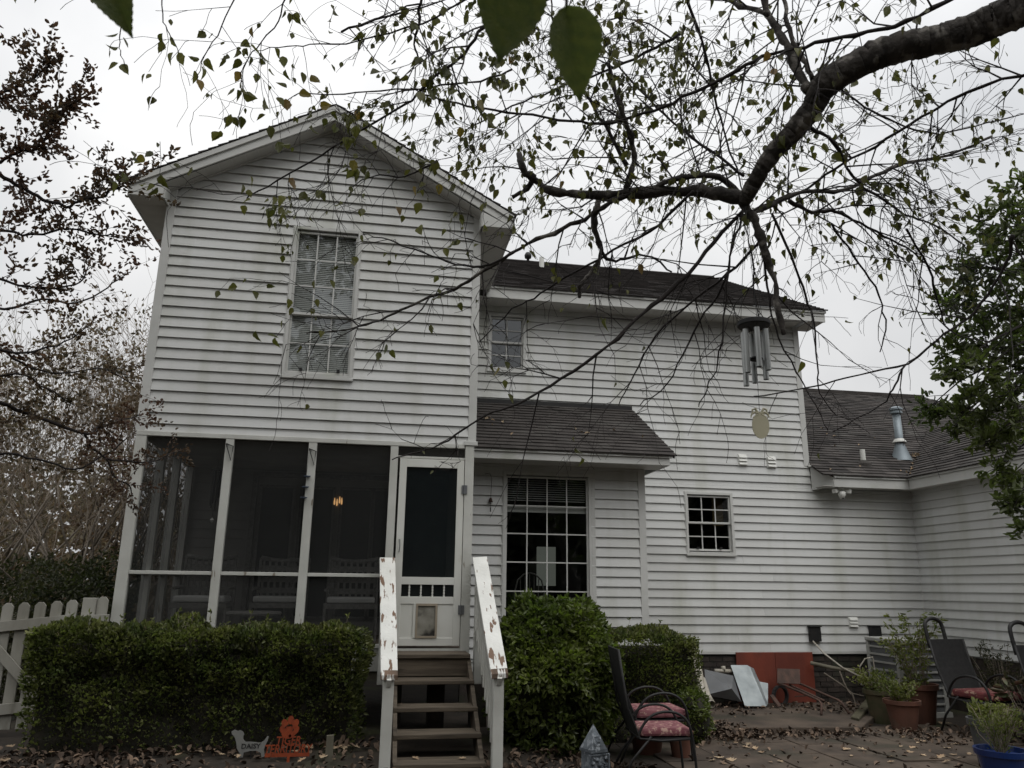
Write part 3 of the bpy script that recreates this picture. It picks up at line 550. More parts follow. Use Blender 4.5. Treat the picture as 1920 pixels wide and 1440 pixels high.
MB().box(.02, .09, DM + .03, DM + .069, .86, 3.05).build('door_casing', M['wicker'], fd); MB().box(2.06, 2.13, DM + .03, DM + .069, .86, 3.05).build('door_casing', M['wicker'], fd); MB().box(.02, 2.13, DM + .03, DM + .069, 3.0, 3.07).build('door_casing', M['wicker'], fd)
# screen door
SD = MB(); dx0, dx1, dz0, dz1 = 2.008, 2.76, .885, 2.962; y0, y1 = -.03, .005
SD.box(dx0, dx0 + .082, y0, y1, dz0, dz1); SD.box(dx1 - .08, dx1, y0, y1, dz0, dz1)
sd_o = SD.build('screen_door', M['door'], H, bev=.003)
for (a, b) in ((2.866, 2.962), (1.54, 1.622), (1.33, 1.41), (.885, .968)): MB().box(dx0 + .082, dx1 - .08, y0 + .003, y1, a, b).build('door_rail', M['door'], sd_o, bev=.003)
MB().quad((dx0 + .08, -.005, 1.622), (dx1 - .08, -.005, 1.622), (dx1 - .08, -.005, 2.866), (dx0 + .08, -.005, 2.866)).build('door_screen', M['screen2'], sd_o)
MB().quad((dx0 + .08, 0, 1.41), (dx1 - .08, 0, 1.41), (dx1 - .08, 0, 1.54), (dx0 + .08, 0, 1.54)).build('door_screen', M['screen2'], sd_o)
for x in (2.18, 2.31, 2.44, 2.57): MB().lathe([(.009, 0), (.013, .01), (.006, .022), (.013, .04), (.006, .055), (.013, .07), (.006, .085), (.013, .1), (.006, .115), (.010, .13)], 10, (x, -.012, 1.41)).build('spindle', M['door'], sd_o, smooth=True)
MB().box(dx0 + .082, 2.235, y0 + .012, y1, .968, 1.33).build('door_panel', M['door'], sd_o); MB().box(2.235, 2.262, y0 - .004, y1, .968, 1.33).build('door_rail', M['door'], sd_o); MB().box(2.505, dx1 - .08, y0 + .012, y1, .968, 1.33).build('door_panel', M['door'], sd_o)
pd = MB(); pd.box(2.263, 2.504, y0 - .01, y1, .968, .99); pd.box(2.263, 2.504, y0 - .01, y1, 1.31, 1.335); pd.box(2.263, 2.285, y0 - .01, y1, .99, 1.31); pd.box(2.48, 2.504, y0 - .01, y1, .99, 1.31); pd.build('pet_door_frame', mat('tan_plastic', (.34, .29, .22), None, 5), sd_o)
MB().box(2.285, 2.48, -.022, -.014, .985, 1.31).build('pet_door_flap', mat('smeared_flap', (.30, .29, .25), (.20, .19, .16), 9, .35, spot=(.035, .033, .03), sscale=5.5, slo=.5, shi=.62, sstretch=(1, 1, .7)), sd_o)
MB().tube([(2.045, -.03, 1.90), (2.045, -.065, 1.905), (2.05, -.07, 1.97), (2.045, -.065, 2.03), (2.045, -.03, 2.035)], .007, 8).build('door_handle', M['alu'], sd_o)
for z in (2.62, 1.27):
    h = MB(); h.box(2.735, 2.765, -.042, -.031, z - .05, z + .05); h.box(2.768, 2.80, -.046, -.036, z - .05, z + .05)
    for k in range(5): h.lathe([(.011, 0), (.011, .018), (0, .018)], 8, (2.766, -.046, z - .05 + k * .021))
    h.build('hinge', M['galv2'], sd_o)
for z in (2.62 + .12, .95 + .35): pass
# brackets and small fittings on the porch posts
for x, z in ((.11, 2.95), (1.02, 2.93)):
    MB().tube([(x - .05, -.035, z + .1), (x + .03, -.05, z + .07), (x + .02, -.05, z - .09), (x - .045, -.05, z + .09)], .007, 6).build('hook_bracket', M['black'], H)

# fittings on the walls
def wallvent(cx, cz, f=fM, w=.13, h=.17, name='exhaust_vent'):
    m = MB(); bx = lambda a, b, c, d, d0, d1, d2=None: m.hexa([f(a, d0, c), f(b, d0, c), f(b, -.0, c), f(a, -.0, c), f(a, (d2 or d1), d), f(b, (d2 or d1), d), f(b, 0, d), f(a, 0, d)])
    bx(cx - w / 2, cx + w / 2, cz - h / 2, cz + h / 2, .03, .03)
    v = fixn(m.build(name, M['vent'], H, bev=.006))
    for k in range(3):
        m = MB(); z0 = cz - h / 2 + .02 + k * h * .29; m.hexa([f(cx - w * .42, .058, z0), f(cx + w * .42, .058, z0), f(cx + w * .42, .03, z0), f(cx - w * .42, .03, z0), f(cx - w * .42, .034, z0 + h * .27), f(cx + w * .42, .034, z0 + h * .27), f(cx + w * .42, .03, z0 + h * .27), f(cx - w * .42, .03, z0 + h * .27)]); fixn(m.build('louvre', M['vent'], v))
    return v
for (px, py) in ((1391, 863), (1445, 867), (1598, 1167)):
    q = at(px, py, DM); wallvent(q.x, q.z, w=.16, h=.19 if py < 1000 else .16)
for (px, py) in ((1524, 1188), (1637, 1187)):
    q = at(px, py, DM); bx_ = MB().box(q.x - .09, q.x + .09, DM - .09, DM - .02, q.z - .11, q.z + .10).build('meter_box', M['black'], H, bev=.01); MB().box(q.x - .10, q.x + .10, DM - .105, DM - .02, q.z + .101, q.z + .115).build('lid', M['black'], bx_)
q = at(1576, 930, 2.1); fl = MB(); fl.box(q.x - .05, q.x + .05, 2.05, 2.17, 3.06, 3.11); fl.build('floodlight', M['vent'], H, bev=.01)
for s in (-1, 1): MB().bar((q.x + s * .05, 2.1, 3.07), (q.x + s * .15, 2.03, 3.04), .07, .07).build('lamp_head', M['vent'], bpy.data.objects['floodlight'], bev=.01)
MB().lathe([(.0, 0), (.03, 0), (.055, .05), (.06, .1), (.03, .12)], 16, (q.x, 2.06, 2.93)).build('camera_dome', M['vent'], bpy.data.objects['floodlight'], smooth=True); MB().lathe([(0, -.004), (.022, -.002), (.02, .02)], 12, (q.x, 2.045, 2.928)).build('lens', M['black'], bpy.data.objects['floodlight'])

# foundation: brick under the siding, red access board
fo = MB().box(5.35, XR, DM + .012, DM + .12, GZ - .1, .62).build('foundation_wall', M['mortar'], H)
MB().box(XR + .012, XR + .1, -4, DM, GZ - .1, .62).build('foundation_wall', M['brick'], H); MB().box(2.9, 5.34, DB + .02, DB + .12, GZ - .1, .6).build('foundation_wall', M['brick'], H)
bme = MB().box(-.098, .098, 0, .05, 0, .062).mesh('brick'); bme.materials.append(M['brick'])
for j in range(11):
    for i in range(21):
        x = 5.5 + i * .206 + (.103 if j % 2 else 0); z = GZ + j * .073
        if 7.1 < x - .1 and x + .1 < 8.4: continue
        if x > 9.75 or z + .062 > .62: continue
        o = link('brick', bme, fo); o.location = (x, DM - RND.uniform(-.004, .004), z)
rb = MB().box(7.135, 7.755, DM - .05, DM - .03, GZ + .08, .628).build('access_board', M['red'], H, bev=.004)
MB().box(7.76, 8.37, DM - .046, DM - .026, GZ + .08, .628).build('access_board', M['red'], H, bev=.004)
for x in (5.9, 9.5): pass
# ------------------------------------------------------------------ foliage tools
NR = np.random.default_rng(11)
def unit(a): return a / (np.linalg.norm(a, axis=1, keepdims=True) + 1e-9)
def leaf_mesh(name, m, pos, size, aspect=.5, dirs=None, bias=(0, 0, 0), flat=None, fold=.18, jit=.3, rng=NR):
    pos = np.asarray(pos, float); k = len(pos)
    d = rng.normal(size=(k, 3)) if dirs is None else np.asarray(dirs, float) + rng.normal(size=(k, 3)) * .35
    d = unit(d + np.asarray(bias)); nn = rng.normal(size=(k, 3))
    if flat is not None: nn = nn * .6 + np.asarray(flat)
    nn = unit(nn - d * (nn * d).sum(1, keepdims=True)); s = np.cross(d, nn)
    L = (size * (1 + jit * rng.uniform(-1, 1, k)))[:, None] if not hasattr(size, 'shape') else size[:, None]
    Wd = L * aspect; o = nn * Wd * fold * 2
    V = np.stack([pos, pos + d * L * .28 + s * Wd * .46 + o, pos + d * L * .66 + s * Wd * .40 + o, pos + d * L - nn * L * .08, pos + d * L * .66 - s * Wd * .40 + o, pos + d * L * .28 - s * Wd * .46 + o], 1).reshape(-1, 3)
    base = (np.arange(k) * 6)[:, None]; F = np.concatenate([base + np.array([[0, 1, 2, 3]]), base + np.array([[0, 3, 4, 5]])], 1).reshape(-1)
    me = bpy.data.meshes.new(name); me.vertices.add(k * 6); me.vertices.foreach_set('co', V.astype(np.float32).ravel())
    me.loops.add(k * 8); me.loops.foreach_set('vertex_index', F.astype(np.int32)); me.polygons.add(k * 2)
    me.polygons.foreach_set('loop_start', (np.arange(k * 2) * 4).astype(np.int32)); me.polygons.foreach_set('loop_total', np.full(k * 2, 4, np.int32)); me.update(calc_edges=True); me.validate()
    me.materials.append(m); return me
def leaf_obj(name, m, pos, size, parent=None, kind='stuff', **k):
    o = link(name, leaf_mesh(name, m, pos, size, **k), parent); tag(o, kind=kind); return o
def vn(p, f, seed=0.0):
    return np.array([noise.noise(Vector((a[0] * f + seed, a[1] * f, a[2] * f))) for a in p])

def hedge(name, label, x0, x1, y0, y1, z1, nl, m, size, round_=.12, cat='hedge', top=.42):
    h = thing(name, label, cat); rng = np.random.default_rng(int(abs(x0 * 100)) + 5)
    k = nl; side = rng.choice(4, k, p=[.52 - (top - .42), top - .08, .07, .07]); u = rng.random((k, 3)); P = np.empty((k, 3)); D = np.zeros((k, 3))
    zb = gh((x0 + x1) / 2, y0) + .0
    dep = rng.random(k) ** 2.0 * .10
    P[:, 0] = x0 + (x1 - x0) * u[:, 0]; P[:, 1] = y0 + (y1 - y0) * u[:, 1]; P[:, 2] = zb + (z1 - zb) * u[:, 2] ** .75
    f = side == 0; P[f, 1] = y0 + dep[f]; D[f] = (0, -1, .35)
    f = side == 1; P[f, 2] = z1 - dep[f]; D[f] = (0, -.15, 1)
    f = side == 2; P[f, 0] = x0 + dep[f]; D[f] = (-1, 0, .35)
    f = side == 3; P[f, 0] = x1 - dep[f]; D[f] = (1, -.1, .35)
    # round the top edges and let the faces swell and sink
    nz = vn(P, 1.7) * .14 + vn(P, 5, 9) * .11; P += unit(D) * nz[:, None]
    e = np.clip((P[:, 2] - (z1 - round_)) / round_, 0, 1.3); P[:, 1] += np.where(side == 0, e ** 2 * round_ * .5, 0); f = side == 1; ed = np.clip(1 - (P[:, 1] - y0) / round_, 0, 1); P[f, 2] -= (ed[f] ** 2) * round_ * .5
    ex = np.clip(1 - np.minimum(P[:, 0] - x0, x1 - P[:, 0]) / .2, 0, 1); P[f, 2] -= ex[f] ** 2 * .09
    low = np.clip(1 - (P[:, 2] - zb) / .85, 0, 1); keep = rng.random(k) > low * .75; keep |= side == 1
    P, D = P[keep], D[keep]
    leaf_obj('leaves', m, P, size, h, dirs=D, aspect=.52, rng=rng, jit=.5)
    # shoots standing above the clipped top
    sh = []; sd_ = []; st = MB()
    for i in range(int((x1 - x0) * 26)):
        b = Vector((rng.uniform(x0 + .1, x1 - .1), rng.uniform(y0 + .08, y1), z1 - .05)); L = rng.uniform(.05, .13) if rng.random() < .85 else rng.uniform(.15, .26)
        t = b + Vector((rng.normal() * .03, rng.normal() * .03, L)); st.tube([b, t], [.003, .0015], 4, cap=False)
        for q in range(int(3 + L * 50)): c = b.lerp(t, rng.uniform(.2, 1)); sh.append(c); sd_.append((rng.normal(), rng.normal(), .9))
    leaf_obj('shoot_leaves', m, sh, size, h, dirs=sd_, aspect=.42, rng=rng)
    tag(st.build('stems', M['mtwig'], h), kind='stuff')
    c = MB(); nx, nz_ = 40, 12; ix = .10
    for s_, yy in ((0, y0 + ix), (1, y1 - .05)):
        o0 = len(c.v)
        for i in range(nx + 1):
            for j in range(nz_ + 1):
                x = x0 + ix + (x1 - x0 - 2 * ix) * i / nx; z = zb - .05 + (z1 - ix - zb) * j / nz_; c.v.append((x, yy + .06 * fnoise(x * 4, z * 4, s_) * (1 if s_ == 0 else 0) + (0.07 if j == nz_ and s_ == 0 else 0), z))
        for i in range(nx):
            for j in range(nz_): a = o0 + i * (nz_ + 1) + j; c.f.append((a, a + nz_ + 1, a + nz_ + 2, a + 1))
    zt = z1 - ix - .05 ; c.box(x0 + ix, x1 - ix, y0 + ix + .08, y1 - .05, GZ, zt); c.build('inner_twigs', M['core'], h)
    return h
hedge('clipped_hedge', 'long clipped dark green hedge below the porch screens', -1.27, 1.70, -1.02, -.25, 1.09, 30000, M['hedge'], .042)
hedge('clipped_hedge', 'low clipped dark hedge under the bay window, right of the rounded shrub', 4.45, 5.62, -.05, .60, 1.0, 11000, M['hedge'], .036)

def shrub(name, label, c, rx, ry, zt, nl, m, size, seed=1, cat='shrub', zb=GZ, core=True):
    h = thing(name, label, cat); rng = np.random.default_rng(seed); d = unit(rng.normal(size=(nl, 3))); d[:, 2] = np.abs(d[:, 2]) * np.sign(rng.random(nl) - .28)
    hz = (zt - zb) / 2; cz = zb + hz
    pw = 2.6; rr = (np.abs(d[:, 0]) ** pw + np.abs(d[:, 1]) ** pw + np.abs(d[:, 2]) ** pw) ** (-1 / pw)
    s = rr * (1 - rng.random(nl) ** 2 * .16); P = np.stack([c[0] + d[:, 0] * rx * s, c[1] + d[:, 1] * ry * s, cz + d[:, 2] * hz * s], 1)
    nz = vn(P, 2.4, seed) * (.17 if core else .45) + vn(P, 6.5, seed) * .12; P += d * nz[:, None]
    leaf_obj('leaves', m, P, size, h, dirs=d * .55 + rng.normal(size=(nl, 3)) * .6 + np.array([0, 0, -.15]), aspect=.46, flat=None, rng=rng)
    if not core: return h
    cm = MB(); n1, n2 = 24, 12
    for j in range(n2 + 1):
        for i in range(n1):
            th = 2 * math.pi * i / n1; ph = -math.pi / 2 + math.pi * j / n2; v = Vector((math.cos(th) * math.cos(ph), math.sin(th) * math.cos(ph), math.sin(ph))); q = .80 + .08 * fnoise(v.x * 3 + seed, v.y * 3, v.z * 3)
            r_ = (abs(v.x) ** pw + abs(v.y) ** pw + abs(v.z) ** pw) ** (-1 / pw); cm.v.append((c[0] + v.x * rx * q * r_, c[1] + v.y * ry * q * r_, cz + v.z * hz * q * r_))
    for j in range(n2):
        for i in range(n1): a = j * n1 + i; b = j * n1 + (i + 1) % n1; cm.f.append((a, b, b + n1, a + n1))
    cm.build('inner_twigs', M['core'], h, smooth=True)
    return h
shrub('rounded_shrub', 'rounded mid-green shrub between the steps and the stacked chairs', (3.66, -.72), .62, .60, 1.33, 15000, M['bush'], .072, 3)
shrub('small_shrub', 'small pale green shrub under the end of the low hedge, by the pipes', (5.42, -.1), .24, .24, .42, 2600, M['bush'], .045, 6)
shrub('dark_shrub', 'dark evergreen shrub behind the picket fence at the far left', (-3.35, 2.6), 1.7, 1.0, 1.75, 8000, M['everg'], .07, 8, core=False)
shrub('dark_shrub', 'shaggy dark evergreen shrub against the left side of the porch', (-1.75, 1.5), .75, .7, 1.7, 6000, M['everg'], .06, 9, core=False)
shrub('dark_shrub', 'low dark evergreen growth behind the gate at the left edge', (-2.9, 1.4), .9, .5, 1.15, 3500, M['everg'], .06, 10, core=False)

# strappy clumps at the foot of the hedge
def clump(px, py, n_, L, label, seed, m='grass'):
    c = gp(px, py); r = random.Random(seed); h = thing('strappy_plant', label, 'plant'); mb = MB()
    for i in range(n_):
        a = r.uniform(0, 6.28); l = L * r.uniform(.6, 1.1); w = r.uniform(.006, .012); pts = []
        b = c + Vector((r.uniform(-.06, .06), r.uniform(-.05, .05), 0)); out = r.uniform(.25, .8)
        for k in range(6):
            t = k / 5; pts.append(b + Vector((math.cos(a) * out * l * t ** 1.5, math.sin(a) * out * l * t ** 1.5, l * (t * 1.15 - .75 * out * t * t * 1.1))))
        sdv = Vector((-math.sin(a), math.cos(a), 0)); o0 = len(mb.v)
        for k, q in enumerate(pts): ww = w * (1 - (k / 5) ** 2 * .95); mb.v += [tuple(q - sdv * ww), tuple(q + sdv * ww)]
        for k in range(5): mb.f.append((o0 + 2 * k, o0 + 2 * k + 1, o0 + 2 * k + 3, o0 + 2 * k + 2))
    tag(mb.build('blades', M[m], h), kind='stuff')
clump(405, 1400, 70, .42, 'green strappy clump beside the dog-shaped sign', 4)
clump(125, 1395, 26, .42, 'pale strappy plant drooping at the left foot of the hedge', 5)
clump(255, 1402, 14, .36, 'thin strappy plant under the middle of the hedge', 6)

# ------------------------------------------------------------------ steps
ST = thing('porch_steps', 'weathered wooden steps with peeling white handrails up to the screen door', 'steps')
ty = [-.5, -.8, -1.1, -1.4, -1.7]; tz = [.835, .612, .402, .216, .03]
MB().box(2.02, 2.83, -.5, -.25, tz[0] - .04, tz[0]).build('tread', M['wood'], ST, bev=.006); MB().box(2.02, 2.83, -.245, -.04, tz[0] - .04, tz[0]).build('tread', M['wood'], ST, bev=.006)
for i in range(1, 5):
    for (a, b) in ((0, .145), (.15, .30)): MB().box(2.03, 2.84, ty[i] + a, ty[i] + b, tz[i] - .04, tz[i] + RND.uniform(-.002, .002)).build('tread', M['wood'], ST, bev=.006)
MB().box(2.03, 2.83, -.47, -.44, .62, .793).build('riser', M['wood'], ST)
for x in (2.03, 2.80): fixn(MB().prism([(x, -.44, .79), (x, -1.68, -.02), (x, -1.68, GZ), (x, -1.5, GZ), (x, -.44, .5)], (.038, 0, 0)).build('stringer', M['wood'], ST))
def rail(tl, tr, bl, br, ya, yb, n_, side):
    A, B_, D_, E_ = at(*tl, ya), at(*tr, ya), at(*bl, yb), at(*br, yb); z = Vector((0, 0, -.042)); k = .965
    a2, b2 = A.lerp(D_, k), B_.lerp(E_, k)
    MB().hexa([a2 + z, b2 + z, B_ + z, A + z, a2, b2, B_, A]).build('handrail', M['peel'], ST, bev=.004)
    MB().hexa([D_ + z, E_ + z, b2 + z, a2 + z, D_, E_, b2, a2]).build('handrail_end', M['peelend'], ST, bev=.004)
    mid0, mid1 = (A + B_) / 2, (D_ + E_) / 2
    MB().bar(mid0 + Vector((0, 0, -.74)), mid0.lerp(mid1, .93) + Vector((0, 0, -.66)), .04, .10).build('lower_rail', M['peel'], ST, bev=.003)
    MB().bar(mid0 + Vector((0, .0, -.08)), mid1 + Vector((0, 0, -.07)), .04, .07).build('upper_rail', M['paint'], ST)
    for i in range(n_):
        q = mid0.lerp(mid1, (i + .6) / n_); MB().box(q.x - .018 + side * .03, q.x + .018 + side * .03, q.y - .018, q.y + .018, q.z - .74, q.z - .05).build('baluster', M['paint'], ST)
    p = mid1; MB().box(p.x - .05, p.x + .045, p.y + .03, p.y + .13, GZ, p.z - .0 ).build('post', M['paint'], ST, bev=.005)
    p = mid0; MB().box(p.x - .045, p.x + .045, p.y - .05, p.y + .04, .5, p.z - .045).build('post', M['paint'], ST, bev=.005)
rail((712, 1045), (741, 1045), (714, 1266), (746, 1266), -.12, -1.78, 7, 0)
rail((886, 1045), (913, 1043), (921, 1264), (953, 1262), -.12, -1.78, 11, -1)

# ------------------------------------------------------------------ fence and gate on the left
FY = -.12
def picket(par, px, ptop, pbot, w=.105, tilt=0.0, pointed=True):
    a = at(px, ptop, FY); zt = a.z; zb = max(GZ + .06, .12 + (a.x + 1.3) * .02); x = a.x; h = w / 2
    pts = [(x - h, FY, zb), (x + h, FY, zb), (x + h, FY, zt - .035), (x + h - .03, FY, zt), (x - h + .03, FY, zt), (x - h, FY, zt - .035)]
    fixn(MB().prism(pts, (0, .022, 0)).build('picket', M['fence'], par, bev=.003))
FG = thing('picket_gate', 'sagging white picket gate with a diagonal brace at the left edge', 'gate'); FN = thing('picket_fence', 'short weathered white picket fence panel beside the porch corner', 'fence')
for px, pt in ((-46, 1134), (-15, 1133), (16, 1131), (46.5, 1130), (77, 1129), (107.5, 1127), (136.5, 1125)): picket(FG, px, pt, 1330)
a, b = at(-60, 1181, FY - .02), at(131, 1162, FY - .02); MB().bar(a, b, .03, .10).build('gate_rail', M['fence'], FG, bev=.003)
a, b = at(-60, 1336, FY - .02), at(48, 1326, FY - .02); b = b + (b - a) * .75; MB().bar(a, b, .03, .10).build('gate_rail', M['fence'], FG, bev=.003)
a, b = at(-30, 1190, FY - .03), at(75, 1310, FY - .03); MB().bar(a, b, .025, .09, up=(1, 0, 1)).build('gate_brace', M['fence'], FG)
q = at(171, 1121, FY); MB().box(q.x - .065, q.x + .06, FY - .035, FY + .05, GZ, q.z).build('fence_post', M['fence'], FN, bev=.004)
picket(FN, 194, 1119, 1330); a, b = at(145, 1164, FY - .055), at(204, 1161, FY - .055); MB().bar(a, b, .03, .10).build('fence_rail', M['fence'], FN, bev=.003)

# ------------------------------------------------------------------ garden signs
def text_mesh(s, size, ext, font_bold=False):
    cu = bpy.data.curves.new('t', 'FONT'); cu.body = s; cu.size = size; cu.extrude = ext; cu.align_x = 'CENTER'; cu.resolution_u = 3
    if font_bold: cu.offset = size * .013
    ob = bpy.data.objects.new('t', cu); C.objects.link(ob); dg = bpy.context.evaluated_depsgraph_get(); me = bpy.data.meshes.new_from_object(ob.evaluated_get(dg)); bpy.data.objects.remove(ob); return me
def put_text(s, wd, ht, ext, m, loc, parent, bold=False, shear=0.0, name='lettering'):      # wd, ht: width and cap height in metres
    me = text_mesh(s, 1.0, ext, bold); xs = [v.co.x for v in me.vertices]; ys = [v.co.y for v in me.vertices]; sx, sy = wd / (max(xs) - min(xs)), ht / (max(ys) - min(ys)); cx = (max(xs) + min(xs)) / 2; y0 = min(ys)
    for v in me.vertices: v.co.x = (v.co.x - cx) * sx + shear * (v.co.y - y0) * sy; v.co.y = (v.co.y - y0) * sy
    me.materials.clear(); me.materials.append(m); o = bpy.data.objects.new(name, me); C.objects.link(o); o.parent = parent
    o.matrix_local = Matrix.Translation(loc) @ Matrix.Rotation(math.radians(90), 4, 'X'); return o
DY = gp(470, 1421).y
dog = [(434, 1372), (440, 1368), (446, 1371), (450, 1369), (456, 1372), (458, 1377), (456, 1381), (456, 1386), (460, 1391), (470, 1391), (489, 1393), (496, 1388), (501, 1380), (504, 1381), (502, 1389), (497, 1398), (495, 1406), (496, 1418), (490, 1420), (489, 1412), (482, 1408), (470, 1408), (457, 1411), (455, 1420), (448, 1421), (449, 1412), (444, 1404), (443, 1393), (441, 1385), (439, 1381), (435, 1377)]
DG = thing('dog_sign', 'grey dog-shaped metal garden marker lettered DAISY', 'garden sign'); fixn(MB().prism([at(x, y, DY) for x, y in dog], (0, .008, 0)).build('dog_plate', M['dogmetal'], DG))
q = at(470.5, 1403.5, DY); put_text('DAISY', .165, .042, .001, M['ink'], (q.x, DY - .002, q.z), DG, True)
MB().tube([at(470, 1408, DY + .004), at(470, 1450, DY + .004)], .004, 6).build('stake', M['black'], DG)
TG = thing('paw_sign', 'orange cut-out metal garden sign with a paw print, reading TIGER TERRITORY', 'garden sign'); TY = DY - .1
q0 = at(541, 1414, TY); q1 = at(496, 1418, TY); q2 = at(580, 1416, TY)
MB().box(q1.x, q2.x, TY, TY + .008, q0.z - .022, q0.z + .008).build('base_bar', M['orange'], TG); MB().box(q0.x - .012, q0.x + .012, TY, TY + .008, GZ - .05, q0.z - .022).build('stake', M['orange'], TG)
put_text('TERRITORY', .41, .074, .004, M['orange'], (q0.x - .01, TY + .004, q0.z + .006), TG, True, .12); zq = q0.z + .078; put_text('TIGER', .22, .068, .004, M['orange'], (q0.x - .01, TY + .005, zq), TG, True, .12)
qp = at(543, 1366, TY); paw = MB()
def blob(cx, cz, rx, rz, rot=0, n_=20, dy=0.0):
    p = []
    for k in range(n_):
        t = 2 * math.pi * k / n_; x, z = rx * math.cos(t), rz * math.sin(t); p.append((cx + x * math.cos(rot) - z * math.sin(rot), TY + dy, cz + x * math.sin(rot) + z * math.cos(rot)))
    return p
for i, (cx, cz, rx, rz, ro) in enumerate(((-.005, -.055, .078, .062, .2), (-.055, .035, .034, .048, .45), (.005, .07, .032, .044, .0), (.058, .035, .034, .046, -.5), (-.05, -.03, .045, .06, .9), (.055, -.035, .04, .055, -.7))): fixn(MB().prism(blob(qp.x + cx * .82, qp.z + .012 + cz * .82, rx * .82, rz * .82, ro, dy=i * .0004), (0, .008, 0)).build('paw_pad', M['orange'], TG))
for (cx, cz, ro) in ((-.02, .018, .3), (.022, .015, -.2), (.04, -.03, 1.3), (-.045, .0, .9)): fixn(MB().prism(blob(qp.x + cx * .8, qp.z + .012 + cz * .8, .012, .004, ro, 10, -.003), (0, .003, 0)).build('slot', M['ink'], TG))
MB().box(q0.x - .01, q0.x + .01, TY, TY + .006, zq + .06, qp.z - .05).build('neck', M['orange'], TG)
q = gp(616, 1425); tag(MB().hexa([(q.x - .035, q.y, q.z - .05), (q.x + .035, q.y, q.z - .05), (q.x + .035, q.y + .04, q.z - .05), (q.x - .035, q.y + .04, q.z - .05), (q.x - .03, q.y, q.z + .2), (q.x + .033, q.y, q.z + .205), (q.x + .033, q.y + .04, q.z + .205), (q.x - .03, q.y + .04, q.z + .2)]).build('wooden_stake', M['oldwood']), 'short grey wooden stake in the leaves right of the orange sign', 'stake')
# ------------------------------------------------------------------ things on the patio
def pot(name, label, px, py, r, h, m, cat='plant pot', bands=0, soil=True, group=None):
    c = gp(px, py); t = thing(name, label, cat, group); lo = r * .68
    prof = [(0, 0.005), (lo, 0), (lo + (r - lo) * .85, h * .84), (r * .99, h * .86), (r * 1.07, h * .87), (r * 1.09, h), (r * .97, h), (r * .93, h * .88), (0, h * .86)]
    MB().lathe(prof, 40, c).build('pot_body', m, t, smooth=False)
    for k in range(bands): MB().lathe([(lo + (r - lo) * .6 + .0, h * (.56 + .06 * k)), (lo + (r - lo) * .62 + .012, h * (.575 + .06 * k)), (lo + (r - lo) * .64, h * (.59 + .06 * k))], 28, c).build('band', m, t)
    if soil: MB().lathe([(0, h * .87), (r * .92, h * .865)], 20, c).build('potting_soil', M['soil'], t)
    return t, c
def plant(parent, c, h, spread, ns, ls, m, seed, aspect=.4, up=.5, dens=26, stemm='mtwig', base=.6):
    r = random.Random(seed); st = MB(); P = []; D = []
    for i in range(ns):
        a = r.uniform(0, 6.28); o = Vector((math.cos(a), math.sin(a), 0)); l = h * r.uniform(.55, 1.05); e = c + o * spread * r.uniform(.15, 1) + Vector((0, 0, l)); b = c + o * spread * .12
        mid = b.lerp(e, .5) + Vector((r.uniform(-.04, .04), r.uniform(-.04, .04), l * .12)); pts = [b, b.lerp(mid, .6), mid, mid.lerp(e, .55) + Vector((0, 0, .02)), e]; st.tube(pts, [.005, .004, .0035, .003, .0015], 5, cap=False)
        for k in range(int(dens * r.uniform(.5, 1.2))):
            t = 1 - (1 - base * 0) * r.random() ** 1.6 * (1 - .1); q = mid.lerp(e, max(0, (t - .5) * 2)) if t > .5 else b.lerp(mid, t * 2); P.append(q + Vector((r.gauss(0, .02), r.gauss(0, .02), r.gauss(0, .02)))); D.append((o.x * .6 + r.gauss(0, .6), o.y * .6 + r.gauss(0, .6), up + r.gauss(0, .4)))
    tag(st.build('stems', M[stemm], parent), kind='stuff'); leaf_obj('leaves', m, P, ls, parent, dirs=D, aspect=aspect, rng=np.random.default_rng(seed))
# obelisk
OB = thing('obelisk', 'dark grey cast-stone garden obelisk with relief panels beside the rounded shrub', 'garden ornament')
oc = at(1113, 1405, -2.55); ow = .088
bz = at(1110, 1403, -2.55).z; tz_ = at(1109, 1357, -2.55).z
def rq(cx, cy, w, z, rot=.38): return [(cx + w * math.cos(rot + k * math.pi / 2 - 2.356) * 1.414, cy + w * math.sin(rot + k * math.pi / 2 - 2.356) * 1.414, z) for k in range(4)]
RO = .33
MB().hexa(rq(oc.x, oc.y, ow * .86, GZ, RO) + rq(oc.x, oc.y, ow * .82, bz, RO)).build('shaft', M['stone'], OB, bev=.006)
q = rq(oc.x, oc.y, ow * .88, bz, RO); MB().add(q + [(oc.x, oc.y, tz_)], [(0, 1, 4), (1, 2, 4), (2, 3, 4), (3, 0, 4), (3, 2, 1, 0)]).build('pyramid_cap', M['stone'], OB)
MB().hexa(rq(oc.x, oc.y, ow * .92, bz - .02, RO) + rq(oc.x, oc.y, ow * .90, bz + .004, RO)).build('cornice', M['stone'], OB)
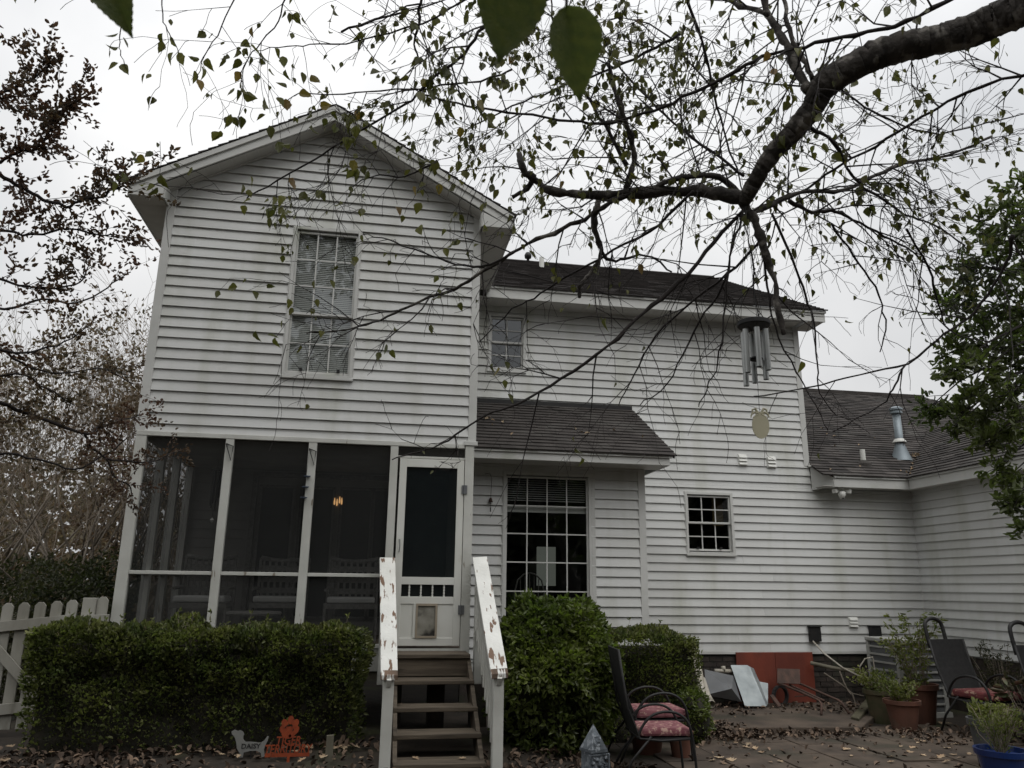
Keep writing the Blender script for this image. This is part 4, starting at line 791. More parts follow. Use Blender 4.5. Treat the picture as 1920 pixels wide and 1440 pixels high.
# raised frames and an E-shaped key motif on the cap faces, relief on the shaft
fx = Vector((math.cos(RO), math.sin(RO), 0)); fn = Vector((math.sin(RO), -math.cos(RO), 0))
def on_face(u, z, d=0.0, cap=False, side=0):
    f_, n_ = (fx, fn) if side == 0 else (Vector((-fn.x, -fn.y, 0)), fx)
    w = ow * .84 if not cap else ow * .88 * (1 - (z - bz) / (tz_ - bz)); return Vector((oc.x, oc.y, z)) + f_ * u + n_ * (w + d)
for side in (0, 1):
    m = MB()
    for (u0, u1, z0, z1) in ((-.035, -.025, .03, .10), (-.025, .03, .03, .04), (-.025, .02, .09, .10), (-.005, .02, .055, .065), (.02, .03, .04, .075)):
        p = [on_face(u, bz + z, d, True, side) for d in (-.002, .006) for (u, z) in ((u0, z0), (u1, z0), (u1, z1), (u0, z1))]; m.hexa(p)
    fixn(m.build('key_motif', M['stone'], OB))
    for k in range(26):
        rr = random.Random(k + side * 50); u = rr.uniform(-.08, .08); z = rr.uniform(-.34, -.05); s_ = rr.uniform(.008, .022); p = on_face(u, bz + z, 0, False, side); b = MB()
        b.lathe([(0, -s_), (s_ * .8, -s_ * .5), (s_, 0), (s_ * .7, s_ * .6), (0, s_)], 8, p); b.build('relief_leaf', M['stone'], OB)
    m = MB()
    for (u0, u1, z0, z1) in ((-.10, -.09, -.38, -.03), (.09, .10, -.38, -.03), (-.09, .09, -.04, -.03)): m.hexa([on_face(u, bz + z, d, False, side) for d in (-.002, .007) for (u, z) in ((u0, z0), (u1, z0), (u1, z1), (u0, z1))])
    fixn(m.build('relief_frame', M['stone'], OB))

# sling chairs
def smooth_(p, sub=4):
    o = []
    for i in range(len(p) - 1):
        a, b, c, d = p[max(i - 1, 0)], p[i], p[i + 1], p[min(i + 2, len(p) - 1)]
        for k in range(sub): t = k / sub; o.append(.5 * ((2 * b) + (c - a) * t + (2 * a - 5 * b + 4 * c - d) * t * t + (3 * b - a - 3 * c + d) * t ** 3))
    return o + [p[-1]]
def sling_chair(label, loc, ang, cm, loops=True, scale=1.0, back=.62, cushion=True, headloop=False):
    t = thing('patio_chair', label, 'chair'); R_ = Matrix.Translation(loc) @ Matrix.Rotation(ang, 4, 'Z') @ Matrix.Scale(scale, 4)      # chair faces local +x
    def P(x, y, z): return R_ @ Vector((x, y, z))
    for s in (-.26, .26):
        arm = smooth_([P(.36, s, 0), P(.34, s, .28), P(.30, s, .52), P(.20, s, .63), P(.05, s, .655), P(-.10, s, .61), P(-.20, s, .50), P(-.24, s, .40)])
        MB().tube(arm, .014 * scale, 8).build('arm_loop', M['black'], t, smooth=True)
        MB().tube([P(-.10, s, .42), P(-.30, s, .2), P(-.40, s, 0)], .013 * scale, 8).build('leg', M['black'], t, smooth=True)
        MB().tube([P(.30, s, .40), P(.0, s, .38), P(-.22, s, .40), P(-.34, s, .7), P(-.42, s, .4 + back)], .013 * scale, 8).build('side_rail', M['black'], t, smooth=True)
    b = MB(); n_ = 6
    for i in range(n_ + 1):
        k = i / n_; x = -.22 - .20 * k - .02 * math.sin(k * 3.14); b.v += [tuple(P(x, -.255, .42 + (back - .02) * k)), tuple(P(x, .255, .42 + (back - .02) * k))]
    for i in range(n_): b.f.append((2 * i, 2 * i + 1, 2 * i + 3, 2 * i + 2))
    o = b.build('sling_back', M['sling'], t); sm = o.modifiers.new('s', 'SOLIDIFY'); sm.thickness = .012
    MB().hexa([P(-.22, -.25, .385), P(.30, -.25, .395), P(.30, .25, .395), P(-.22, .25, .385), P(-.22, -.25, .40), P(.30, -.25, .41), P(.30, .25, .41), P(-.22, .25, .40)]).build('sling_seat', M['sling'], t)
    if cushion: MB().hexa([P(-.22, -.25, .415), P(.33, -.25, .42), P(.33, .25, .42), P(-.22, .25, .415), P(-.2, -.24, .495), P(.32, -.24, .50), P(.32, .24, .50), P(-.2, .24, .495)]).build('seat_cushion', cm, t, bev=.025)
    if headloop:
        MB().tube(smooth_([P(-.42, -.25, .4 + back - .1), P(-.46, -.25, .4 + back + .14), P(-.47, -.21, .4 + back + .21), P(-.475, -.12, .4 + back + .235), P(-.47, -.03, .4 + back + .21), P(-.46, .01, .4 + back + .14), P(-.42, .01, .4 + back - .1)]), .024, 10).build('head_loop', M['black'], t, smooth=True)
    return t
q = at(1226, 1325, -1.5); sling_chair('near dark metal chair with faded pink cushion beside the obelisk, in front of its twin', (q.x, -1.5, GZ), math.radians(-6), M['cushion'], scale=.90, back=.86)
q = at(1216, 1292, -.75); sling_chair('far dark metal chair with faded pink cushion against the low hedge', (q.x, -.75, GZ), math.radians(-2), M['cushion'], scale=1.0, back=.6)
q = gp(1830, 1292, .33); sling_chair('charcoal sling chair with red cushion behind the terracotta pots', (9.2, -.1, GZ), math.radians(-82), M['cushion2'], headloop=True, scale=1.08)
sling_chair('charcoal sling chair with red cushion at the right edge of the patio', (9.5, -1.15, GZ), math.radians(-86), M['cushion2'], headloop=True, scale=1.08)
leaf_obj('chair_leaves', M['litter'], [], .05) if False else None
t, c = pot('terracotta_pot', 'large dark terracotta pot tucked under the near pink-cushioned chair', 1214, 1412, .21, .44, M['terra'], bands=3)
t, c = pot('terracotta_pot', 'small empty-looking terracotta pot beside the near chair leg', 1277, 1423, .125, .27, M['terra'])
plant(t, c + Vector((0, 0, .24)), .18, .14, 9, .03, M['hedge'], 3)
t, c = pot('terracotta_pot', 'round terracotta pot in front of the pair of larger pots', 1697, 1371, .205, .37, M['terra']); plant(t, c + Vector((0, 0, .32)), .24, .34, 34, .04, M['plant'], 4, dens=24, aspect=.6)
t, c = pot('terracotta_pot', 'tall terracotta pot of leafy stems in front of the air conditioner', 1732, 1357, .215, .50, M['terra']); plant(t, c + Vector((0, 0, .42)), .95, .52, 34, .07, M['plant'], 5, dens=26, aspect=.36, up=.1)
t, c = pot('mossy_pot', 'mossy tan pot behind the round terracotta pot', 1656, 1356, .20, .42, M['terra2']); plant(t, c + Vector((0, 0, .36)), .28, .36, 34, .04, M['plant'], 6, dens=26, aspect=.6)
t, c = pot('hanging_style_pot', 'rusty basket of dried plants between the tall pot and the sling chair', 1760, 1340, .2, .34, M['rust']); plant(t, c + Vector((0, 0, .5)), .3, .2, 16, .05, M['litter'], 8, dens=14)
t, c = pot('blue_pot', 'glazed blue pot with feathery plant at the lower right corner', 1888, 1488, .20, .36, M['blue']); plant(t, c + Vector((0, 0, .32)), .40, .26, 46, .03, M['plant'], 9, dens=46, aspect=.25, up=.8)
t, c = pot('grey_planter', 'dark grey square-shouldered planter behind the blue pot', 1862, 1440, .17, .46, M['greypot']); plant(t, c + Vector((0, 0, .42)), .16, .16, 20, .06, M['plant'], 10, dens=14, aspect=.5)
CP = thing('striped_leaf_plant', 'broad striped-leaf plant hanging over the right edge by the red-cushioned chair', 'plant'); c = gp(1935, 1340, .2); plant(CP, Vector((c.x, c.y, GZ)), .75, .4, 22, .15, M['coleus'], 12, dens=7, aspect=.36, up=-.1)
BP = thing('wispy_plant', 'dark wispy shrub against the right-hand wall behind the chairs', 'plant'); plant(BP, Vector((9.9, .35, GZ)), 1.05, .45, 40, .05, M['everg'], 13, dens=40, aspect=.25, up=.6)

# air conditioner
AC = thing('air_conditioner', 'beige outdoor air-conditioning unit with louvred sides against the wall', 'air conditioner'); a0 = at(1624, 1201, 2.0); ax0, ay0 = a0.x, 1.3; az1 = a0.z; aw = .72
for (dx, dy) in ((0, 0), (aw - .06, 0), (0, aw - .06), (aw - .06, aw - .06)): MB().box(ax0 + dx, ax0 + dx + .06, ay0 + dy, ay0 + dy + .06, GZ + .06, az1).build('corner_post', M['acgrey'], AC, bev=.006)
MB().box(ax0 - .01, ax0 + aw + .01, ay0 - .01, ay0 + aw + .01, az1, az1 + .06).build('top_cover', M['acgrey'], AC, bev=.015); MB().box(ax0 + .03, ax0 + aw - .03, ay0 + .03, ay0 + aw - .03, GZ + .08, az1 - .01).build('coil', M['galv2'], AC)
MB().box(ax0 - .02, ax0 + aw + .02, ay0 - .02, ay0 + aw + .02, GZ, GZ + .07).build('base_pan', M['acgrey'], AC)
for k in range(8): MB().box(ax0 + .06, ax0 + aw - .06, ay0 + .004, ay0 + .022, GZ + .16 + k * .105, GZ + .185 + k * .105).build('louvre', M['acgrey'], AC)
for k in range(8): MB().box(ax0 + .004, ax0 + .022, ay0 + .06, ay0 + aw - .06, GZ + .16 + k * .105, GZ + .185 + k * .105).build('louvre', M['acgrey'], AC)
# refrigerant line and cables from the boxes
MB().tube([at(1524, 1202, DM - .1), at(1545, 1225, 2.1), at(1580, 1252, 1.9), at(1612, 1268, 1.8), at(1632, 1280, 1.7)], .012, 6).build('cable_conduit', M['pvc'], AC)
PI = thing('drain_pipe', 'weathered grey pipe running from the red board down to a tap by the air conditioner', 'pipe'); MB().tube([at(1520, 1243, 2.2), at(1560, 1252, 2.0), at(1600, 1258, 1.85), at(1616, 1262, 1.8)], .028, 10).build('pipe', M['oldwood'], PI); MB().tube([at(1616, 1262, 1.8), at(1620, 1270, 1.8), at(1616, 1285, 1.8)], .02, 8).build('tap', M['alu'], PI)
MB().tube([at(1613, 1270, 1.75), at(1612, 1250, 1.72), at(1622, 1235, 1.7), at(1636, 1232, 1.7), at(1640, 1255, 1.7), at(1634, 1280, 1.7), at(1625, 1283, 1.7)], .009, 6).build('hose', M['pvc'], PI)
BRN = thing('fallen_branch', 'bare pale branch lying against the brick right of the red board', 'branch')
for pl in ([(1545, 1262), (1580, 1285), (1598, 1300), (1620, 1305)], [(1574, 1258), (1582, 1278), (1590, 1295), (1596, 1302)], [(1598, 1300), (1604, 1320), (1602, 1335)]): MB().tube([at(x, y, 1.9 - .05 * i) for i, (x, y) in enumerate(pl)], [.012, .010, .008, .005][:len(pl)], 6).build('branch', M['mbark'], BRN)
# sheet metal pieces, pipes, cart
S1 = thing('sheet_metal_offcut', 'creased dull grey sheet metal leaning by the white pipes', 'sheet metal'); Y1 = 2.1
pp = [at(x, y, Y) for x, y, Y in ((1321, 1255, 2.1), (1375, 1267, 2.1), (1372, 1291, 1.72), (1324, 1303, 1.85), (1390, 1316, 1.8))]
MB().add([pp[0], pp[1], pp[2], pp[3], pp[4]], [(0, 2, 1), (0, 3, 2), (3, 4, 2), (2, 4, 1)]).build('sheet', M['galv2'], S1).modifiers.new('s', 'SOLIDIFY').thickness = .006
S2 = thing('sheet_metal_offcut', 'pale galvanised sheet with folded ribs leaning on the red board', 'sheet metal')
pp = [at(x, y, Y) for x, y, Y in ((1370, 1247, 2.2), (1401, 1247, 2.2), (1402, 1281, 1.98), (1397, 1324, 1.72), (1406, 1250, 2.18), (1437, 1324, 1.75), (1413, 1253, 2.24), (1440, 1320, 1.85), (1417, 1252, 2.22), (1424, 1278, 2.1), (1440, 1281, 2.1), (1440, 1320, 1.86))]
MB().add(pp, [(0, 3, 2), (0, 2, 1), (1, 2, 3), (1, 3, 5, 4), (4, 5, 7, 6), (6, 7, 11, 9), (9, 11, 10)]).build('sheet', M['galv'], S2).modifiers.new('s', 'SOLIDIFY').thickness = .006
for lab, pts, rr in (('upper white plastic pipe leaning at the corner of the low hedge', ((1302, 1219, 1.9), (1311, 1262, 1.5), (1320, 1322, 1.1)), .05), ('lower stained plastic pipe end lying beside the leaning white pipe', ((1316, 1275, 1.75), (1325, 1305, 1.45), (1334, 1321, 1.25)), .055)):
    tag(MB().tube([at(*p) for p in pts], rr, 14, cap=False).build('plastic_pipe', M['pvc'], smooth=True), lab, 'pipe').modifiers.new('s', 'SOLIDIFY').thickness = .006
PF = thing('pipe_fitting', 'yellowed plastic pipe tee above the grey sheet metal', 'pipe'); MB().tube([at(1340, 1258, 2.2), at(1374, 1259, 2.2)], .03, 10).build('pipe', M['pvc'], PF, smooth=True); MB().tube([at(1357, 1259, 2.2), at(1356, 1249, 2.2)], .032, 10).build('tee', M['pvc'], PF, smooth=True)
CT = thing('hand_cart', 'rusty old hand cart with dark plate and bent handles before the red board', 'cart')
MB().add([at(1457, 1254, 2.05), at(1499, 1255, 2.05), at(1500, 1283, 1.95), at(1457, 1281, 1.95)], [(0, 1, 2, 3)]).build('plate', M['rust'], CT).modifiers.new('s', 'SOLIDIFY').thickness = .012
for pts in (((1460, 1281, 1.95), (1500, 1297, 1.6), (1535, 1313, 1.25), (1540, 1320, 1.2), (1540, 1340, 1.1)), ((1480, 1284, 2.0), (1520, 1302, 1.7), (1545, 1314, 1.45)), ((1496, 1280, 2.0), (1530, 1295, 1.7), (1572, 1313, 1.3), (1580, 1320, 1.25), (1592, 1338, 1.15))): MB().tube([at(*p) for p in pts], .016, 8).build('handle', M['rust'], CT, smooth=True)
q = at(1463, 1305, 1.95); w_ = MB()
for k in range(20):
    th = k / 20 * 6.283; th2 = (k + 1) / 20 * 6.283; w_.bar((q.x + .13 * math.cos(th), q.y + .05 * math.cos(th), q.z + .13 * math.sin(th)), (q.x + .13 * math.cos(th2), q.y + .05 * math.cos(th2), q.z + .13 * math.sin(th2)), .05, .03)
w_.build('wheel', M['black'], CT)
MB().bar(at(1446, 1303, 1.85), at(1462, 1325, 1.75), .09, .02).build('rack', M['rust'], CT); MB().bar(at(1490, 1306, 2.0), at(1520, 1304, 1.9), .015, .015).build('axle', M['rust'], CT)
q = gp(1616, 1352); tag(MB().hexa([gp(1597, 1362), gp(1612, 1366), gp(1645, 1330), gp(1632, 1322), gp(1597, 1362) + Vector((0, 0, .12)), gp(1612, 1366) + Vector((0, 0, .12)), gp(1645, 1330) + Vector((0, 0, .16)), gp(1632, 1322) + Vector((0, 0, .16))]).build('landscape_timber', M['mosswood'], bev=.012), 'mossy landscape timber lying at an angle left of the pots', 'timber')

# ------------------------------------------------------------------ wind chimes
WD = 3.55
WC = thing('wind_chime', 'large silver tube wind chime with cream pineapple sail hanging from the birch', 'wind chime')
top = ad(1413, 607, WD); up = Vector((0, 0, 1))
MB().lathe([(0, -.012), (.07, -.014), (.074, -.01), (.074, .008), (.068, .012), (0, .012)], 32, top).build('top_disc', M['black'], WC, smooth=False)
tl = [.225, .235, .255, .205, .185, .195]
for k in range(6):
    a = math.radians(15 + 60 * k); c = top + Vector((.052 * math.cos(a), .052 * math.sin(a), -.035)); L_ = tl[k]
    MB().lathe([(.0125, 0), (.0125, -L_), (.0105, -L_), (.0105, 0), (.0125, 0)], 28, c).build('chime_tube', M['alu'], WC); MB().tube([c + up * .03, c - up * .004], .0012, 4).build('cord', M['black'], WC)
MB().lathe([(0, -.006), (.026, -.006), (.03, 0), (.026, .007), (0, .007)], 20, top - up * .17).build('clapper', M['black'], WC)
sail = ad(1424, 770, WD); MB().tube([top, Vector((top.x, top.y, top.z - .17)), Vector((sail.x, sail.y, sail.z))], .0012, 4).build('cord', M['black'], WC)
hook = ad(1400, 395, 3.75)
for k in range(3):
    a = 2.1 * k + .3; MB().tube([top + Vector((.06 * math.cos(a), .06 * math.sin(a), 0)), Vector((top.x, top.y, hook.z))], .0013, 4).build('cord', M['black'], WC)
MB().tube([Vector((top.x, top.y, hook.z - .002)), hook], .002, 4).build('cord', M['black'], WC)
sc_ = WD / FPX; pin = [(0, 0)]
body = [(16 * math.cos(t), -28 + 24 * math.sin(t)) for t in [math.radians(a) for a in range(60, -241, -15)]]
out = [(6, -4)] + [(8, -6)] + body + [(-8, -6), (-6, -4)]
o3 = lambda x, z: Vector((sail.x, sail.y, sail.z)) + CR.normalized() * (x * sc_) + up * (z * sc_ * 1.03 + 0)
ex = Vector((CR.y, -CR.x, 0)).normalized() * .004
fixn(MB().prism([o3(*p) for p in out], ex).build('pineapple_sail', M['pale'], WC))
for s in (-1, 1):
    for (x1, z1, x2, z2) in ((8, 3, 14, -4), (9, -4, 17, -13), (6, -10, 13, -19)):
        pts = [o3(s * 2, -6), o3(s * x1, z1 + 1), o3(s * (x1 + x2) / 2 + s * 2, (z1 + z2) / 2 + 2), o3(s * x2, z2)]; MB().tube(pts, [.006, .006, .005, .002], 6).build('pineapple_leaf', M['pale'], WC)
WB = thing('porch_wind_chime', 'dark blue wind chime hanging inside the porch screen by the second post', 'wind chime'); c = at(408, 880, .12)
MB().lathe([(0, .02), (.05, 0), (.06, -.01), (0, -.012)], 16, c).build('top_disc', M['black'], WB)
for k in range(6): a = k * 1.047; MB().tube([c + Vector((.04 * math.cos(a), .04 * math.sin(a), -.02)), c + Vector((.04 * math.cos(a), .04 * math.sin(a), -.32 - .03 * k))], .008, 8).build('chime_tube', M['black'], WB)
MB().tube([c, c + Vector((0, 0, .22))], .002, 4).build('cord', M['black'], WB); MB().tube([c, c + Vector((0, 0, -.55))], .0015, 4).build('cord', M['black'], WB); MB().lathe([(0, -.03), (.025, 0), (0, .03)], 10, c + Vector((0, 0, -.57))).build('sail', M['vent'], WB)
WS = thing('saucer_chime', 'string of three small blue saucers hanging on the third porch post', 'wind chime'); dm = mat('blue_saucer', (.10, .13, .19), None, 5)
c = at(576, 895, -.07)
for k in range(3): MB().lathe([(0, 0), (.03, .004), (.042, .016), (.03, .010), (0, .008)], 16, c + Vector((-.01 * k, 0, -.12 * k))).build('saucer', dm, WS, smooth=True)
MB().tube([c + Vector((0, 0, .25)), c + Vector((-.025, 0, -.3))], .0015, 4).build('cord', M['black'], WS)
BL = thing('hanging_bell', 'small dark bell on a cord against the siding left of the bay window', 'bell'); c = at(920, 940, DB - .06)
MB().lathe([(0, .05), (.012, .048), (.02, .03), (.024, .005), (.032, -.01), (.028, -.01), (0, .0)], 16, c).build('bell_body', M['rust'], BL, smooth=True); MB().tube([c + Vector((0, 0, .05)), c + Vector((.01, 0, .3)), c + Vector((-.02, .0, .37)), c + Vector((-.08, .02, .36))], .003, 5).build('hanger', M['black'], BL); MB().tube([c, c + Vector((0, 0, -.1))], .002, 4).build('cord', M['black'], BL); MB().lathe([(0, -.06), (.007, -.05), (.007, 0), (0, 0)], 8, c + Vector((0, 0, -.08))).build('clapper', M['black'], BL)

# ------------------------------------------------------------------ porch furniture seen through the screen
def wicker_chair(label, x, y, w=.62):
    t = thing('wicker_chair', label, 'chair', 'wicker chairs on the screened porch'); m = M['wicker']; z0 = .86
    for dx in (-w / 2, w / 2):
        for dy in (-.25, .25): MB().tube([(x + dx, y + dy, z0), (x + dx, y + dy, z0 + .45)], .018, 8).build('leg', m, t)
        MB().tube([(x + dx, y + .28, z0 + .4), (x + dx, y + .32, z0 + 1.0)], .018, 8).build('back_post', m, t); MB().tube([(x + dx, y - .25, z0 + .6), (x + dx, y + .28, z0 + .62)], .02, 8).build('arm', m, t)
    MB().box(x - w / 2, x + w / 2, y - .27, y + .28, z0 + .38, z0 + .44).build('seat', m, t); MB().box(x - w / 2 + .02, x + w / 2 - .02, y - .26, y + .24, z0 + .445, z0 + .52).build('seat_cushion', M['blind'], t, bev=.02)
    MB().tube([(x - w / 2, y + .32, z0 + 1.0), (x - w / 4, y + .33, z0 + .97), (x, y + .33, z0 + .96), (x + w / 4, y + .33, z0 + .97), (x + w / 2, y + .32, z0 + 1.0)], .03, 8).build('top_roll', m, t, smooth=True)
    for k in range(3): MB().box(x - w / 2, x + w / 2, y + .3, y + .315, z0 + .55 + k * .14, z0 + .62 + k * .14).build('back_slat', m, t)
    for k in range(8): MB().box(x - w / 2 + .03 + k * w / 8, x - w / 2 + .06 + k * w / 8, y + .297, y + .318, z0 + .5, z0 + .96).build('back_slat', m, t)
wicker_chair('pale wicker armchair behind the first porch screen from the left', -.25, 1.2); wicker_chair('pale wicker armchair behind the second porch screen', .62, 1.45); wicker_chair('pale wicker armchair behind the third porch screen, left of the door', 1.52, 1.25)
TB = thing('round_porch_table', 'round pale table top low behind the second porch screen', 'table'); MB().lathe([(0, .36), (.30, .36), (.31, .34), (.30, .32), (.04, .31), (.04, .02), (.2, 0)], 24, (.45, .55, .86)).build('table_body', M['wicker'], TB)
LP = thing('lit_lamp', 'small warm lamp glowing through the porch door glass', 'lamp'); c = at(634, 940, DM + .03)
for dx in (-.05, -.015, .02, .05): MB().lathe([(0, -.05), (.010, -.04), (.012, 0), (.004, .05), (0, .055)], 8, (c.x + dx, DM + .045 - .012, c.z + .02 * math.sin(dx * 60))).build('bulb', mat_emit('lamp_glow', (1.0, .55, .22), 1.0), LP)
MB().tube([(c.x - .07, DM + .035, c.z + .05), (c.x, DM + .035, c.z + .09), (c.x + .07, DM + .035, c.z + .05)], .006, 6).build('bracket', M['black'], LP)
# ------------------------------------------------------------------ trees
def smooth(pts, rad, sub=4, jit=0.0, rng=random):
    P, Rr = [], []; n_ = len(pts)
    for i in range(n_ - 1):
        p0, p1, p2, p3 = pts[max(i - 1, 0)], pts[i], pts[i + 1], pts[min(i + 2, n_ - 1)]
        for k in range(sub):
            t = k / sub; a = 0.5 * ((2 * p1) + (p2 - p0) * t + (2 * p0 - 5 * p1 + 4 * p2 - p3) * t * t + (3 * p1 - p0 - 3 * p2 + p3) * t ** 3)
            if jit and (i or k): a = a + Vector((rng.gauss(0, jit), rng.gauss(0, jit), rng.gauss(0, jit)))
            P.append(a); Rr.append(rad[i] * (1 - t) + rad[i + 1] * t)
    P.append(pts[-1]); Rr.append(rad[-1]); return P, Rr
BT = thing('birch_tree', 'overhanging birch tree with a thick dark limb and sparse olive leaves', 'tree')
rb_ = random.Random(21)
# traced limbs: (depth start, depth end, width start px, width end px, points, twigs per branch, leafiness)
LIMB = [(1980, -20), (1913, 17), (1863, 37), (1813, 60), (1747, 77), (1663, 97), (1597, 127), (1547, 160), (1523, 203), (1493, 240), (1453, 283), (1423, 327), (1404, 362), (1393, 380)]
LW = [72, 66, 62, 58, 55, 54, 52, 50, 41, 38, 33, 29, 27, 24]
BRS = [
 (3.75, 4.0, 25, 11, [(1393, 375), (1350, 364), (1300, 358), (1207, 360), (1140, 366), (1073, 363), (1033, 357), (1003, 338), (982, 320), (973, 288)], 12, .4),
 (4.0, 4.0, 11, 7, [(1000, 338), (987, 353), (960, 370)], 1, .2),
 (3.5, 3.8, 20, 9, [(1515, 170), (1497, 133), (1480, 93), (1460, 60), (1440, 27), (1427, -20)], 7, .8),
 (3.6, 3.9, 10, 5, [(1440, 27), (1390, 10), (1330, -10)], 4, .8),
 (3.5, 3.7, 11, 6, [(1523, 147), (1507, 110), (1483, 67), (1473, 20), (1466, -20)], 6, .8),
 (3.3, 3.9, 9, 3, [(1800, -10), (1697, 43), (1627, 60), (1530, 80), (1447, 100), (1380, 133), (1280, 183), (1207, 213), (1130, 232), (1073, 227), (973, 212), (893, 202), (827, 187), (770, 165)], 26, 1.0),
 (3.2, 3.6, 7, 2.5, [(1090, -30), (990, 15), (907, 50), (873, 97), (813, 147), (773, 187), (707, 227), (640, 267), (590, 300), (500, 350), (463, 372)], 15, 1.0),
 (3.8, 3.9, 11, 3, [(1395, 372), (1347, 332), (1280, 334), (1207, 357), (1130, 387), (1097, 410), (1040, 437), (973, 467), (907, 508), (853, 543), (807, 557), (750, 583), (700, 603), (640, 620), (575, 625)], 15, .7),
 (3.75, 3.6, 16, 10, [(1390, 380), (1413, 413), (1427, 447), (1440, 490), (1453, 530), (1457, 573), (1470, 627)], 5, .5),
 (3.75, 4.6, 11, 3.5, [(1393, 410), (1447, 383), (1513, 357), (1580, 357), (1647, 327), (1700, 305), (1780, 290), (1860, 255)], 14, .8),
 (3.6, 4.5, 8, 2.5, [(1520, 240), (1563, 267), (1597, 327), (1630, 360), (1697, 400), (1747, 420), (1810, 460)], 14, .8),
 (3.75, 4.6, 8, 2.5, [(1480, 377), (1523, 397), (1567, 397), (1600, 413), (1657, 443), (1713, 473), (1760, 520)], 14, .7),
 (3.4, 4.1, 6, 4, [(1940, 135), (1813, 173), (1747, 210), (1663, 260), (1580, 307), (1513, 353), (1413, 400)], 18, .8),
 (3.6, 3.9, 7, 2.2, [(1900, 440), (1893, 480), (1863, 537), (1813, 597), (1770, 627), (1703, 680), (1613, 703), (1513, 727), (1413, 743)], 12, .25),
 (3.75, 3.8, 4, 1.8, [(1697, 685), (1677, 723), (1660, 753), (1600, 790), (1560, 810)], 5, .2),
 (3.75, 3.65, 5, 1.8, [(1395, 385), (1385, 430), (1370, 480), (1357, 597), (1347, 680), (1325, 730), (1310, 763)], 9, .3),
 (3.7, 3.65, 5, 1.8, [(1425, 440), (1440, 540), (1453, 613), (1493, 697), (1520, 743), (1553, 807)], 9, .3),
 (3.8, 3.85, 5, 1.8, [(1447, 400), (1483, 480), (1510, 557), (1527, 603), (1533, 680), (1537, 737), (1567, 777)], 9, .3),
 (3.75, 3.7, 9, 2.2, [(1393, 395), (1340, 455), (1273, 530), (1207, 587), (1140, 650), (1053, 710), (973, 757), (907, 780), (840, 827), (787, 847), (735, 862)], 16, .3),
 (3.85, 3.9, 13, 9, [(1180, 362), (1177, 350), (1183, 317), (1190, 283), (1173, 227), (1153, 173), (1140, 120)], 6, .7),
 (3.9, 4.1, 8, 3, [(1175, 310), (1133, 233), (1107, 187), (1060, 120), (1040, 50), (1030, -20)], 14, 1.0),
 (3.95, 3.9, 13, 7, [(1125, 370), (1113, 417), (1120, 447), (1128, 470), (1110, 510), (1090, 530), (1087, 558)], 4, .3),
 (3.9, 3.95, 7, 3, [(1125, 455), (1140, 487), (1170, 485), (1210, 478), (1260, 510)], 5, .3),
 (3.4, 3.5, 7, 3, [(790, -20), (787, 20), (783, 50), (778, 83), (790, 120)], 3, .8),
 (3.3, 3.5, 5, 2, [(640, 60), (720, 30), (790, 15), (860, -10)], 8, 1.0),
 (3.1, 3.2, 3, 1.5, [(540, -20), (520, 40), (480, 90), (455, 130), (450, 165)], 6, 1.1),
 (3.1, 3.2, 3, 1.5, [(450, -20), (415, 50), (385, 105), (370, 150)], 4, .7),
 (3.1, 3.15, 2.5, 1.5, [(304, -20), (306, 40), (318, 70), (335, 98)], 2, .9),
 (3.0, 3.0, 2.5, 1.5, [(255, -20), (237, 25), (225, 70), (228, 105), (238, 130)], 1, .9),
 (3.3, 3.4, 4, 1.5, [(900, -20), (820, 30), (700, 70), (600, 85), (540, 85), (480, 95)], 12, 1.1),
 (3.6, 3.6, 4, 1.5, [(960, 130), (900, 150), (800, 165), (690, 170), (610, 178), (560, 175), (530, 200)], 12, 1.0),
 (3.9, 4.1, 6, 2, [(1280, 60), (1230, 90), (1150, 130), (1060, 160), (980, 190), (900, 230), (850, 260)], 16, 1.0),
 (3.9, 4.2, 7, 2.5, [(1280, -15), (1310, 60), (1330, 130), (1350, 220), (1375, 300), (1393, 360)], 14, 1.0),
 (4.0, 4.3, 6, 2, [(1395, 330), (1330, 280), (1260, 230), (1200, 170), (1130, 90), (1080, 20)], 16, 1.0),
 (3.8, 4.2, 6, 2, [(1300, 358), (1235, 420), (1150, 470), (1060, 520), (1000, 560), (960, 580), (900, 640)], 14, .4),
 (3.85, 4.2, 6, 2, [(1427, 447), (1380, 500), (1305, 560), (1230, 630), (1190, 700), (1160, 760)], 12, .35),
 (3.9, 4.1, 5, 1.8, [(1366, 510), (1335, 570), (1290, 640), (1250, 720), (1200, 760)], 11, .35),
 (3.9, 4.4, 5, 2, [(1560, 150), (1620, 200), (1680, 230), (1760, 250), (1850, 230), (1940, 210)], 14, .8),
 (3.9, 4.5, 5, 2, [(1560, 420), (1600, 480), (1640, 540), (1660, 600), (1650, 660)], 10, .4),
 (3.9, 4.5, 5, 2, [(1700, 430), (1740, 500), (1760, 570), (1780, 620), (1850, 640)], 10, .4),
 (3.5, 3.7, 5, 2, [(973, 467), (900, 500), (840, 490), (780, 470), (730, 450), (680, 440)], 9, .8),
 (3.6, 3.7, 4, 1.5, [(820, 300), (760, 330), (700, 330), (660, 350)], 8, 1.0),
]
LD0, LD1 = 3.05, 3.75
lp = [ad(x, y, LD0 + (LD1 - LD0) * (i / (len(LIMB) - 1)) ** .8) for i, (x, y) in enumerate(LIMB)]
lr = [w / 2 * (p - CAM).dot(CF) / FPX for w, p in zip(LW, lp)]
P_, R_ = smooth(lp, lr, 14, .0015, rb_); mb = MB(); mb.tube(P_, [r * (1 + .10 * fnoise(i * .7, 2)) for i, r in enumerate(R_)], 30)
